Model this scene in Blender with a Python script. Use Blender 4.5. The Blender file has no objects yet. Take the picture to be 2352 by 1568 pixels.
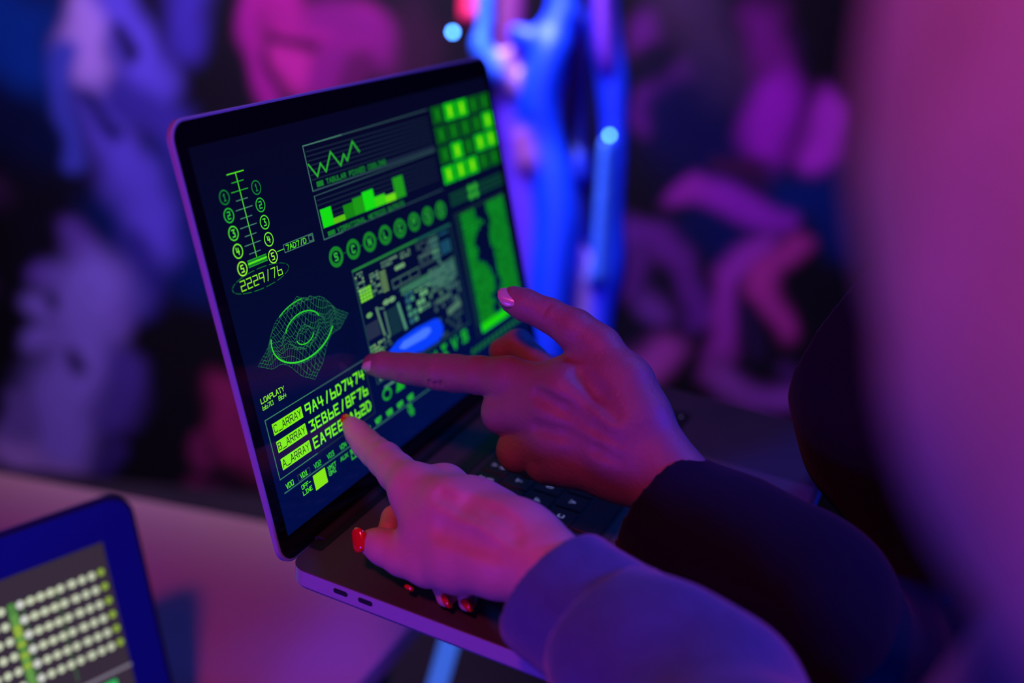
import bpy, math, random
import numpy as np
from mathutils import Vector, Matrix

SC = bpy.context.scene
COL = SC.collection
random.seed(7)

# ------------------------------------------------------------------ camera
CAM_LOC = np.array([-0.404677, -0.043095, 0.344563])
CAM_TGT = np.array([0.119999, 0.173835, 0.106875])
CAM_ROLL = 0.103
FPX = 2476.1                       # focal length in pixels of the 2352 px wide frame


def cam_axes():
    z = CAM_LOC - CAM_TGT
    z = z / np.linalg.norm(z)
    x = np.cross([0, 0, 1.0], z)
    x /= np.linalg.norm(x)
    y = np.cross(z, x)
    c, s = math.cos(CAM_ROLL), math.sin(CAM_ROLL)
    return np.array([c * x + s * y, -s * x + c * y, z])


AX = cam_axes()
cam_data = bpy.data.cameras.new('camera')
cam = bpy.data.objects.new('camera', cam_data)
COL.objects.link(cam)
mw = Matrix.Identity(4)
for i in range(3):
    for j in range(3):
        mw[j][i] = AX[i][j]
    mw[i][3] = CAM_LOC[i]
cam.matrix_world = mw
cam_data.sensor_width = 36.0
cam_data.lens = FPX / 2352 * 36
cam_data.clip_start = 0.005
cam_data.clip_end = 50
cam_data.dof.use_dof = True
cam_data.dof.focus_distance = 0.588
cam_data.dof.aperture_fstop = 2.6
SC.camera = cam

# ------------------------------------------------------------------ exposure, world
SC.view_settings.view_transform = 'Standard'
SC.view_settings.look = 'None'
SC.view_settings.gamma = 1.0
SC.view_settings.exposure = 0.0
SC.view_settings.use_curve_mapping = False
world = bpy.data.worlds.new('world')
SC.world = world
world.use_nodes = True
world.node_tree.nodes['Background'].inputs[0].default_value = (0.10, 0.02, 0.22, 1)
world.node_tree.nodes['Background'].inputs[1].default_value = 0.02


# ------------------------------------------------------------------ lights
def area(name, loc, target, size, power, color, spread=180):
    d = bpy.data.lights.new(name, 'AREA')
    d.shape = 'DISK'
    d.size = size
    d.energy = power
    d.color = color
    d.spread = math.radians(spread)
    o = bpy.data.objects.new(name, d)
    COL.objects.link(o)
    o.location = loc
    o.rotation_euler = (Vector(target) - Vector(loc)).to_track_quat('-Z', 'Y').to_euler()
    return o


LIGHTS = [
    # name, location, target, size, power, colour, spread
    ('magenta_stage_light', (-0.62, 0.14, 0.85), (0.05, 0.25, 0.0), 0.12, 1.8, (1.0, 0.07, 0.20), 120),
    ('blue_side_light', (-1.6, 0.30, 0.02), (0.0, 0.30, -0.05), 0.4, 2.4, (0.12, 0.03, 1.0), 60),
    ('blue_back_light', (0.75, -0.30, 1.25), (0.10, 0.05, 0.03), 0.2, 0.8, (0.0, 0.12, 1.0), 60),
    ('blue_rim_light', (0.26, -0.85, 0.62), (0.12, 0.10, 0.06), 0.14, 1.1, (0.0, 0.03, 1.0), 50),
    ('wall_wash_light', (1.15, 0.95, 1.35), (1.80, 1.10, -0.40), 0.5, 36.0, (0.85, 0.75, 1.0), 90),
    ('drape_spot_light', (0.75, 0.75, 0.95), (1.10, 0.62, -0.05), 0.10, 1.3, (0.35, 0.4, 1.0), 55),
]
for L in LIGHTS:
    area(*L)


# ------------------------------------------------------------------ helpers
def lin(c):
    return tuple(((v / 255) / 12.92 if v / 255 <= 0.04045 else ((v / 255 + 0.055) / 1.055) ** 2.4) for v in c)


def at(px, py, d):
    """world point seen at (px, py) of the frame, d millimetres in front of the lens"""
    q = np.array([(px - 1176) / FPX, -(py - 784) / FPX, -1.0]) * (d / 1000.0)
    return CAM_LOC + AX.T @ q


def rmm(r, d):
    return r * d / 1000.0 / FPX


def mat(name, color, rough=0.5, metal=0.0, spec=0.5, bump=None, emit=None, estr=0.0, sss=0.0, sheen=0.0,
        var=0.0, vscale=40.0, coat=0.0, vcol=None, vemit=None, noise_detail=4.0):
    m = bpy.data.materials.new(name)
    m.use_nodes = True
    nt = m.node_tree
    b = nt.nodes['Principled BSDF']
    b.inputs['Base Color'].default_value = (*color, 1)
    b.inputs['Roughness'].default_value = rough
    b.inputs['Metallic'].default_value = metal
    b.inputs['Specular IOR Level'].default_value = spec
    b.inputs['Coat Weight'].default_value = coat
    b.inputs['Coat Roughness'].default_value = 0.1
    if sheen:
        b.inputs['Sheen Weight'].default_value = sheen
        b.inputs['Sheen Roughness'].default_value = 0.5
    if sss:
        b.inputs['Subsurface Weight'].default_value = sss
        b.inputs['Subsurface Radius'].default_value = (1.0, 0.35, 0.2)
        b.inputs['Subsurface Scale'].default_value = 0.004
    tc = nt.nodes.new('ShaderNodeTexCoord')
    if var:
        n = nt.nodes.new('ShaderNodeTexNoise')
        n.inputs['Scale'].default_value = vscale
        n.inputs['Detail'].default_value = noise_detail
        nt.links.new(tc.outputs['Object'], n.inputs['Vector'])
        mp = nt.nodes.new('ShaderNodeMapRange')
        mp.inputs['From Min'].default_value = 0.3
        mp.inputs['From Max'].default_value = 0.7
        mp.inputs['To Min'].default_value = 1 - var
        mp.inputs['To Max'].default_value = 1 + var
        nt.links.new(n.outputs['Fac'], mp.inputs['Value'])
        mx = nt.nodes.new('ShaderNodeVectorMath')
        mx.operation = 'SCALE'
        mx.inputs[0].default_value = color
        nt.links.new(mp.outputs['Result'], mx.inputs['Scale'])
        nt.links.new(mx.outputs['Vector'], b.inputs['Base Color'])
        if vcol:
            a = nt.nodes.new('ShaderNodeAttribute')
            a.attribute_name = vcol
            nt.links.new(a.outputs['Color'], mx.inputs[0])
    elif vcol:
        a = nt.nodes.new('ShaderNodeAttribute')
        a.attribute_name = vcol
        nt.links.new(a.outputs['Color'], b.inputs['Base Color'])
    if vemit:
        a = nt.nodes.new('ShaderNodeAttribute')
        a.attribute_name = vemit
        nt.links.new(a.outputs['Color'], b.inputs['Emission Color'])
        b.inputs['Emission Strength'].default_value = estr
    elif emit:
        b.inputs['Emission Color'].default_value = (*emit, 1)
        b.inputs['Emission Strength'].default_value = estr
    if bump:
        last = None
        for (sc, dist) in bump:
            n = nt.nodes.new('ShaderNodeTexNoise')
            n.inputs['Scale'].default_value = sc
            n.inputs['Detail'].default_value = 3
            nt.links.new(tc.outputs['Object'], n.inputs['Vector'])
            bp = nt.nodes.new('ShaderNodeBump')
            bp.inputs['Distance'].default_value = dist
            bp.inputs['Strength'].default_value = 0.6
            nt.links.new(n.outputs['Fac'], bp.inputs['Height'])
            if last:
                nt.links.new(last.outputs['Normal'], bp.inputs['Normal'])
            last = bp
        nt.links.new(last.outputs['Normal'], b.inputs['Normal'])
    return m


M = {
    'alu': mat('brightened_space_grey_aluminium', (0.50, 0.46, 0.52), 0.45, 0.5, bump=[(3000, 0.00002)]),  # colour raised to hold the bright light on the laptop's sides
    'alu_dim': mat('dimmed_deck_aluminium', (0.085, 0.075, 0.08), 0.55, 0.4, bump=[(3000, 0.00002)], var=0.05, vscale=30),  # same aluminium, darkened for the low light on the deck
    'glass': mat('black_screen_glass', (0.004, 0.004, 0.006), 0.07, 0.0, 0.5),
    'key': mat('black_key_plastic', (0.012, 0.012, 0.014), 0.45, bump=[(4000, 0.00001)]),
    'legend': mat('key_legend_backlight', (0.5, 0.5, 0.6), 0.5, emit=lin((150, 150, 215)), estr=0.4),
    'rubber': mat('black_rubber', (0.01, 0.01, 0.01), 0.7),
    'screen': mat('lit_display', (0.003, 0.003, 0.005), 0.07, vemit='glow', estr=1.0),
    'port': mat('port_socket_black', (0.003, 0.003, 0.004), 0.6),
    'table': mat('pale_laminate', (0.85, 0.52, 0.62), 0.55, var=0.03, vscale=6),
    'blackmetal': mat('black_powder_coat', (0.015, 0.014, 0.018), 0.6, 0.1),
    'floor': mat('dark_floor', (0.008, 0.004, 0.012), 0.9, spec=0.05, var=0.2, vscale=5),
    'mural': mat('painted_mural', (0.5, 0.5, 0.5), 0.85, spec=0.1, vcol='paint', var=0.10, vscale=7),
    'skin_warm': mat('skin_light', (0.56, 0.30, 0.24), 0.5, sss=0.25, bump=[(350, 0.0005), (1400, 0.00025)],
                     var=0.05, vscale=60),
    'skin_tan': mat('skin_tan', (0.27, 0.115, 0.115), 0.48, sss=0.2, bump=[(350, 0.0007), (1300, 0.0004)],
                    var=0.06, vscale=60),
    'red_polish': mat('red_gel_polish', (0.70, 0.008, 0.01), 0.12, coat=0.8),
    'bare_nail': mat('bare_fingernail', (0.60, 0.36, 0.34), 0.28, coat=0.3),
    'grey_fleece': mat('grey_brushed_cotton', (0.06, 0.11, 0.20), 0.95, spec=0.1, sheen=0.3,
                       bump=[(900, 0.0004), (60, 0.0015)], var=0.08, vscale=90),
    'dark_cotton': mat('near_black_cotton', (0.008, 0.008, 0.016), 0.95, spec=0.1, sheen=0.05,
                       bump=[(900, 0.0003), (50, 0.001)]),
    'trouser': mat('black_twill', (0.015, 0.014, 0.02), 0.9, spec=0.1, bump=[(600, 0.0003)]),
    'bezel_blue': mat('blue_lid_plastic', (0.01, 0.06, 0.40), 0.5, 0.0, 0.3),
    'drape': mat('glossy_foil', (0.5, 0.5, 0.5), 0.5, 0.2, 0.4, vcol='paint'),
    'hair': mat('fair_hair', (0.50, 0.56, 0.46), 0.5, bump=[(300, 0.001)], var=0.15, vscale=120),
    'bulb': mat('blue_led_lens', (0.1, 0.2, 0.8), 0.3, emit=lin((70, 140, 255)), estr=30.0),
}


def mesh_obj(name, verts, faces, material, parent=None, smooth=False, mats=None, fmat=None):
    me = bpy.data.meshes.new(name)
    me.from_pydata([tuple(v) for v in verts], [], [tuple(f) for f in faces])
    me.update()
    for m in (mats or [material]):
        me.materials.append(m)
    if fmat is not None:
        me.polygons.foreach_set('material_index', fmat)
    if smooth:
        me.polygons.foreach_set('use_smooth', [True] * len(me.polygons))
    o = bpy.data.objects.new(name, me)
    COL.objects.link(o)
    if parent:
        o.parent = parent
    return o


def tag(o, label=None, cat=None, group=None, kind=None):
    if label: o['label'] = label
    if cat: o['category'] = cat
    if group: o['group'] = group
    if kind: o['kind'] = kind
    return o


def empty(name, loc=(0, 0, 0), rot=None):
    o = bpy.data.objects.new(name, None)
    o.empty_display_size = 0.03
    COL.objects.link(o)
    o.location = loc
    if rot: o.rotation_euler = rot
    return o


def rounded_outline(x0, y0, x1, y1, r, n=8):
    pts = []
    for (cx, cy, a0) in ((x1 - r, y0 + r, -90), (x1 - r, y1 - r, 0), (x0 + r, y1 - r, 90), (x0 + r, y0 + r, 180)):
        for i in range(n + 1):
            a = math.radians(a0 + 90 * i / n)
            pts.append((cx + r * math.cos(a), cy + r * math.sin(a)))
    return pts


def inset_outline(x0, y0, x1, y1, r, d, n=8):
    return rounded_outline(x0 + d, y0 + d, x1 - d, y1 - d, max(r - d, 0.0002), n)


def slab(name, rect, r, levels, material, parent=None, n=8):
    """rounded slab lofted through levels = [(z, inset), ...] from top to bottom"""
    V, F = [], []
    k = 4 * (n + 1)
    for (z, d) in levels:
        V += [(x, y, z) for x, y in inset_outline(*rect, r, d, n)]
    for l in range(len(levels) - 1):
        for i in range(k):
            a, b = l * k + i, l * k + (i + 1) % k
            F.append((a, a + k, b + k, b))
    F.append(tuple(range(k)))
    F.append(tuple(reversed(range((len(levels) - 1) * k, len(levels) * k))))
    o = mesh_obj(name, V, F, material, parent)
    me = o.data
    for i, p in enumerate(me.polygons):
        p.use_smooth = i < (len(levels) - 1) * k
    try:
        me.set_sharp_from_angle(angle=math.radians(35))
    except Exception:
        pass
    return o


def tube(name, pts, radii, material, parent=None, seg=20, caps=True):
    pts = [Vector(p) for p in pts]
    V, F = [], []
    for i, p in enumerate(pts):
        t = (pts[min(i + 1, len(pts) - 1)] - pts[max(i - 1, 0)]).normalized()
        ref = Vector((0, 0, 1)) if abs(t.z) < 0.9 else Vector((1, 0, 0))
        u = t.cross(ref).normalized()
        w = t.cross(u).normalized()
        for k in range(seg):
            a = 2 * math.pi * k / seg
            V.append(p + (u * math.cos(a) + w * math.sin(a)) * radii[i])
    for i in range(len(pts) - 1):
        for k in range(seg):
            a, b = i * seg + k, i * seg + (k + 1) % seg
            F.append((a, b, b + seg, a + seg))
    if caps:
        F.append(tuple(reversed(range(seg))))
        F.append(tuple(range((len(pts) - 1) * seg, len(pts) * seg)))
    o = mesh_obj(name, V, F, material, parent, smooth=True)
    try:
        o.data.set_sharp_from_angle(angle=math.radians(50))
    except Exception:
        pass
    return o


# ------------------------------------------------------------------ implicit surfaces
class Field:
    def __init__(self, lo, hi, h):
        self.h = h
        self.lo = np.array(lo, float)
        n = np.ceil((np.array(hi, float) - self.lo) / h).astype(int) + 1
        self.n = n
        self.ax = [(self.lo[i] + h * np.arange(n[i])).astype(np.float32) for i in range(3)]

    def new(self):
        return np.full(tuple(self.n), 0.08, np.float32)

    def box(self, lo, hi):
        s = []
        for i in range(3):
            a = int(max(0, math.floor((lo[i] - self.lo[i]) / self.h)))
            b = int(min(self.n[i], math.ceil((hi[i] - self.lo[i]) / self.h) + 1))
            s.append(slice(a, max(b, a)))
        return tuple(s)

    def grid(self, s):
        return (self.ax[0][s[0]][:, None, None], self.ax[1][s[1]][None, :, None], self.ax[2][s[2]][None, None, :])

    def cone(self, F, a, b, ra, rb, k=0.004, flat=None, sub=False):
        """blend a tapered capsule into F; flat=(axis, factor) squashes it along a unit axis"""
        a = np.array(a, float); b = np.array(b, float)
        mg = max(ra, rb) * (1.0 if flat is None else max(1.0, 1 / flat[1])) + max(k, self.h * 2) + self.h
        s = self.box(np.minimum(a, b) - mg, np.maximum(a, b) + mg)
        X, Y, Z = self.grid(s)
        ab = b - a
        L = max(ab @ ab, 1e-12)
        px, py, pz = X - a[0], Y - a[1], Z - a[2]
        t = np.clip((px * ab[0] + py * ab[1] + pz * ab[2]) / L, 0, 1)
        qx, qy, qz = px - t * ab[0], py - t * ab[1], pz - t * ab[2]
        if flat is not None:
            n = np.array(flat[0], float); n /= np.linalg.norm(n)
            f = flat[1]
            dn = qx * n[0] + qy * n[1] + qz * n[2]
            q2 = qx * qx + qy * qy + qz * qz + dn * dn * (1 / (f * f) - 1)
        else:
            q2 = qx * qx + qy * qy + qz * qz
        d = np.sqrt(q2) - (ra + t * (rb - ra))
        if sub:
            d = -d
            c = F[s]
            h = np.clip(0.5 - 0.5 * (d - c) / k, 0, 1)
            F[s] = c * h + d * (1 - h) + k * h * (1 - h)
        else:
            F[s] = smin(F[s], d, k)
        return F

    def chain(self, F, pts, k=0.004, flat=None):
        """pts: [(point, radius), ...]"""
        for (a, ra), (b, rb) in zip(pts[:-1], pts[1:]):
            self.cone(F, a, b, ra, rb, k, flat)
        return F

    def cut(self, F, p, n):
        """keep the side the normal points away from"""
        n = np.array(n, float); n /= np.linalg.norm(n)
        X, Y, Z = self.grid((slice(None),) * 3)
        d = (X - p[0]) * n[0] + (Y - p[1]) * n[1] + (Z - p[2]) * n[2]
        return np.maximum(F, d.astype(np.float32))

    def mesh(self, F):
        return surface_nets(F, self.lo, self.h)


def smin(a, b, k):
    h = np.clip(0.5 + 0.5 * (a - b) / k, 0, 1)
    return (a * (1 - h) + b * h - k * h * (1 - h)).astype(np.float32)


def surface_nets(F, lo, h):
    s = F < 0
    nx, ny, nz = F.shape
    cnt = np.zeros((nx - 1, ny - 1, nz - 1), np.int8)
    offs = [(i, j, k) for i in (0, 1) for j in (0, 1) for k in (0, 1)]
    for (i, j, k) in offs:
        cnt += s[i:nx - 1 + i, j:ny - 1 + j, k:nz - 1 + k]
    act = (cnt > 0) & (cnt < 8)
    ci, cj, ck = np.nonzero(act)
    idx = -np.ones(act.shape, np.int64)
    idx[ci, cj, ck] = np.arange(len(ci))
    acc = np.zeros((len(ci), 3)); num = np.zeros(len(ci))
    for axis in range(3):
        for (u, v) in ((0, 0), (0, 1), (1, 0), (1, 1)):
            o0 = [0, 0, 0]
            oth = [a for a in range(3) if a != axis]
            o0[oth[0]], o0[oth[1]] = u, v
            o1 = list(o0); o1[axis] = 1
            f0 = F[ci + o0[0], cj + o0[1], ck + o0[2]]
            f1 = F[ci + o1[0], cj + o1[1], ck + o1[2]]
            m = (f0 < 0) != (f1 < 0)
            t = np.where(m, f0 / np.where(m, f0 - f1, 1), 0)
            for a in range(3):
                acc[:, a] += np.where(m, (t if a == axis else o0[a]), 0)
            num += m
    P = np.stack([ci, cj, ck], 1) + acc / num[:, None]
    V = lo + P * h
    quads = []
    for axis in range(3):
        sl0 = [slice(None)] * 3; sl1 = [slice(None)] * 3
        sl0[axis] = slice(0, -1); sl1[axis] = slice(1, None)
        a, b = s[tuple(sl0)], s[tuple(sl1)]
        oth = [(axis + 1) % 3, (axis + 2) % 3]
        for flip in (False, True):
            m = (a & ~b) if not flip else (~a & b)
            I = np.array(np.nonzero(m))
            ok = (I[oth[0]] > 0) & (I[oth[1]] > 0) & (I[oth[0]] < F.shape[oth[0]] - 1) & (I[oth[1]] < F.shape[oth[1]] - 1)
            I = I[:, ok]
            c = []
            for (u, v) in ((-1, -1), (0, -1), (0, 0), (-1, 0)):
                J = I.copy(); J[oth[0]] += u; J[oth[1]] += v
                c.append(idx[J[0], J[1], J[2]])
            q = np.stack(c, 1)
            if flip: q = q[:, ::-1]
            quads.append(q)
    Q = np.concatenate(quads)
    # one light smoothing pass
    for lam in (0.5, 0.3):
        S = np.zeros_like(V); N = np.zeros(len(V))
        for i in range(4):
            np.add.at(S, Q[:, i], V[Q[:, (i + 1) % 4]] + V[Q[:, (i + 3) % 4]])
            np.add.at(N, Q[:, i], 2)
        V = V * (1 - lam) + lam * S / np.maximum(N, 1)[:, None]
    return V, Q


def field_obj(name, V, Q, material, parent=None, colors=None):
    me = bpy.data.meshes.new(name)
    me.vertices.add(len(V)); me.vertices.foreach_set('co', V.astype(np.float32).ravel())
    me.loops.add(Q.size); me.loops.foreach_set('vertex_index', Q.astype(np.int32).ravel())
    me.polygons.add(len(Q))
    me.polygons.foreach_set('loop_start', np.arange(0, Q.size, 4, dtype=np.int32))
    me.polygons.foreach_set('use_smooth', np.ones(len(Q), bool))
    me.update(calc_edges=True)
    me.validate()
    me.materials.append(material)
    if colors is not None:
        at_ = me.color_attributes.new('paint', 'FLOAT_COLOR', 'POINT')
        c = np.ones((len(V), 4), np.float32); c[:, :3] = colors
        at_.data.foreach_set('color', c.ravel())
    o = bpy.data.objects.new(name, me)
    COL.objects.link(o)
    if parent: o.parent = parent
    return o


def bounds(chains, pad):
    P = np.array([np.array(p) for ch in chains for (p, r) in ch])
    R = np.array([r for ch in chains for (p, r) in ch])
    return (P - R[:, None]).min(0) - pad, (P + R[:, None]).max(0) + pad


def J(px, py, d, r):
    return (at(px, py, d), rmm(r, d))


# ------------------------------------------------------------------ stroke font (unit cell 0..1 x 0..1)
FONT = {
    '0': [[(0, 0), (1, 0), (1, 1), (0, 1), (0, 0)]], '1': [[(.2, .75), (.55, 1), (.55, 0)], [(.2, 0), (.9, 0)]],
    '2': [[(0, 1), (1, 1), (1, .5), (0, .5), (0, 0), (1, 0)]],
    '3': [[(0, 1), (1, 1), (.45, .55), (1, .45), (1, 0), (0, 0)]],
    '4': [[(0, 1), (0, .4), (1, .4)], [(.75, .9), (.75, 0)]], '5': [[(1, 1), (0, 1), (0, .55), (1, .5), (1, 0), (0, 0)]],
    '6': [[(.1, 1), (0, .5), (0, 0), (1, 0), (1, .5), (0, .5)]], '7': [[(0, 1), (1, 1), (.4, 0)]],
    '8': [[(.1, .5), (.1, 1), (.9, 1), (.9, .5), (0, .5), (0, 0), (1, 0), (1, .5)]],
    '9': [[(1, .5), (0, .5), (0, 1), (1, 1), (1, .5), (.8, 0)]],
    'A': [[(0, 0), (.45, 1), (.55, 1), (1, 0)], [(.2, .35), (.8, .35)]],
    'B': [[(0, 0), (0, 1), (.8, 1), (.9, .75), (.7, .53), (0, .53)], [(.7, .53), (1, .3), (.9, 0), (0, 0)]],
    'b': [[(0, 1), (0, 0), (1, 0), (1, .5), (0, .5)]],
    'C': [[(1, .85), (.8, 1), (.2, 1), (0, .8), (0, .2), (.2, 0), (.8, 0), (1, .15)]],
    'D': [[(0, 0), (0, 1), (.65, 1), (1, .7), (1, .3), (.65, 0), (0, 0)]],
    'E': [[(1, 1), (0, 1), (0, 0), (1, 0)], [(0, .52), (.8, .52)]], 'F': [[(1, 1), (0, 1), (0, 0)], [(0, .52), (.8, .52)]],
    'G': [[(1, .85), (.8, 1), (.2, 1), (0, .8), (0, .2), (.2, 0), (1, 0), (1, .5), (.6, .5)]],
    'H': [[(0, 0), (0, 1)], [(1, 0), (1, 1)], [(0, .5), (1, .5)]], 'I': [[(.5, 0), (.5, 1)], [(.1, 1), (.9, 1)], [(.1, 0), (.9, 0)]],
    'J': [[(1, 1), (1, .2), (.8, 0), (.2, 0), (0, .25)]], 'K': [[(0, 0), (0, 1)], [(1, 1), (0, .45), (1, 0)]],
    'L': [[(0, 1), (0, 0), (1, 0)]], 'M': [[(0, 0), (0, 1), (.5, .4), (1, 1), (1, 0)]],
    'N': [[(0, 0), (0, 1), (1, 0), (1, 1)]], 'O': [[(.2, 0), (.8, 0), (1, .2), (1, .8), (.8, 1), (.2, 1), (0, .8), (0, .2), (.2, 0)]],
    'P': [[(0, 0), (0, 1), (1, 1), (1, .48), (0, .48)]], 'Q': [[(.2, 0), (.8, 0), (1, .2), (1, .8), (.8, 1), (.2, 1), (0, .8), (0, .2), (.2, 0)], [(.6, .3), (1, 0)]],
    'R': [[(0, 0), (0, 1), (.9, 1), (.9, .5), (0, .5)], [(.5, .5), (1, 0)]],
    'S': [[(1, .85), (.8, 1), (.1, 1), (0, .8), (.1, .55), (.9, .45), (1, .2), (.9, 0), (0, 0)]],
    'T': [[(0, 1), (1, 1)], [(.5, 1), (.5, 0)]], 'U': [[(0, 1), (0, .2), (.2, 0), (.8, 0), (1, .2), (1, 1)]],
    'V': [[(0, 1), (.5, 0), (1, 1)]], 'W': [[(0, 1), (.25, 0), (.5, .6), (.75, 0), (1, 1)]],
    'X': [[(0, 0), (1, 1)], [(0, 1), (1, 0)]], 'Y': [[(0, 1), (.5, .5), (1, 1)], [(.5, .5), (.5, 0)]],
    'Z': [[(0, 1), (1, 1), (0, 0), (1, 0)]], '/': [[(.25, -.05), (.8, 1.05)]], '_': [[(-.1, -.08), (1.1, -.08)]],
    '-': [[(.1, .5), (.9, .5)]], ' ': [], '.': [[(.45, 0), (.55, 0)]], ',': [[(.5, .1), (.4, -.1)]], ';': [[(.5, .1), (.4, -.1)], [(.5, .6), (.5, .65)]],
    "'": [[(.5, 1), (.5, .8)]], '[': [[(.7, 1), (.3, 1), (.3, 0), (.7, 0)]], ']': [[(.3, 1), (.7, 1), (.7, 0), (.3, 0)]],
    '=': [[(.1, .65), (.9, .65)], [(.1, .35), (.9, .35)]],
}


class Art:
    """flat strokes and patches in millimetres on a plane, gathered into one mesh"""
    def __init__(self):
        self.V, self.F, self.C = [], [], []
        self.z = 0.02

    def poly(self, pts, col, z=None):
        z = self.z if z is None else z
        i = len(self.V)
        self.V += [(x, y, z) for x, y in pts]
        self.F.append(tuple(range(i, i + len(pts))))
        self.C.append(col)

    def rect(self, x0, y0, x1, y1, col, z=None):
        self.poly([(x0, y0), (x1, y0), (x1, y1), (x0, y1)], col, z)

    def line(self, a, b, w, col, z=None):
        ax, ay = a; bx, by = b
        L = math.hypot(bx - ax, by - ay) or 1e-6
        nx, ny = -(by - ay) / L * w / 2, (bx - ax) / L * w / 2
        ex, ey = (bx - ax) / L * w * 0.42, (by - ay) / L * w * 0.42
        self.poly([(ax - ex - nx, ay - ey - ny), (bx + ex - nx, by + ey - ny), (bx + ex + nx, by + ey + ny), (ax - ex + nx, ay - ey + ny)], col, z)

    def path(self, pts, w, col, z=None):
        for a, b in zip(pts[:-1], pts[1:]):
            self.line(a, b, w, col, z)

    def box(self, x0, y0, x1, y1, w, col, z=None):
        self.path([(x0, y0), (x1, y0), (x1, y1), (x0, y1), (x0, y0)], w, col, z)

    def disc(self, cx, cy, rx, ry, col, z=None, n=28):
        self.poly([(cx + rx * math.cos(2 * math.pi * i / n), cy + ry * math.sin(2 * math.pi * i / n)) for i in range(n)], col, z)

    def ring(self, cx, cy, rx, ry, w, col, z=None, n=36, dash=None):
        for i in range(n):
            if dash and i % dash == dash - 1: continue
            a, b = 2 * math.pi * i / n, 2 * math.pi * (i + 1) / n
            ca, sa, cb, sb = math.cos(a), math.sin(a), math.cos(b), math.sin(b)
            self.poly([(cx + (rx - w / 2) * ca, cy + (ry - w / 2) * sa), (cx + (rx + w / 2) * ca, cy + (ry + w / 2) * sa),
                       (cx + (rx + w / 2) * cb, cy + (ry + w / 2) * sb), (cx + (rx - w / 2) * cb, cy + (ry - w / 2) * sb)], col, z)

    def text(self, s, x, y, h, cw, gap, sw, col, z=None, slant=0.0):
        z = self.z if z is None else z
        for ch in s:
            for st in FONT.get(ch, []):
                self.path([(x + px * cw + slant * py * h, y + py * h) for px, py in st], sw, col, z)
            x += cw + gap

    def build(self, name, material, parent, base=None, extra_mats=None):
        me = bpy.data.meshes.new(name)
        me.from_pydata([(x * .001, y * .001, z * .001) for x, y, z in self.V], [], self.F)
        me.materials.append(material)
        a = me.color_attributes.new('glow', 'FLOAT_COLOR', 'CORNER')
        buf = []
        for f, c in zip(self.F, self.C):
            buf += [*c, 1.0] * len(f)
        a.data.foreach_set('color', buf)
        o = bpy.data.objects.new(name, me)
        COL.objects.link(o)
        o.parent = parent
        return o


# ------------------------------------------------------------------ the setting
FW = -AX[2].copy(); HD = FW.copy(); HD[2] = 0; HD /= np.linalg.norm(HD)      # level viewing direction
SD = np.array([HD[1], -HD[0], 0])                                             # to the right along the wall
WALL_D = 2.3
FLOOR_Z = -1.05


def wall_uv(px, py):
    q = np.array([(px - 1176) / FPX, -(py - 784) / FPX, -1.0])
    r = AX.T @ q
    t = WALL_D / (r @ HD)
    P = r * t
    return float(P @ SD), float(CAM_LOC[2] + P[2]), t


def rectslab(name, c, ux, uy, uz, lx, ly, lz, material, parent=None):
    c = np.array(c, float); ux = np.array(ux, float); uy = np.array(uy, float); uz = np.array(uz, float)
    V = []
    for k in (-1, 1):
        for (i, j) in ((-1, -1), (1, -1), (1, 1), (-1, 1)):
            V.append(c + ux * i * lx / 2 + uy * j * ly / 2 + uz * k * lz / 2)
    F = [(3, 2, 1, 0), (4, 5, 6, 7), (0, 1, 5, 4), (1, 2, 6, 5), (2, 3, 7, 6), (3, 0, 4, 7)]
    return mesh_obj(name, V, F, material, parent)


fl = rectslab('floor', CAM_LOC * [1, 1, 0] + HD * 0.8 + [0, 0, FLOOR_Z - 0.05], HD, SD, (0, 0, 1), 3.2, 4.6, 0.1, M['floor'])
tag(fl, kind='structure')

# wall with a mural and a blue corner patch: strokes in (sideways, height) metres
PAINT = []


def stroke(pts, r, col, soft=0.35):
    q = [wall_uv(*p) for p in pts]
    PAINT.append(([(a, b) for a, b, _ in q], r * q[0][2] / FPX, lin(col), soft))


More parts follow.
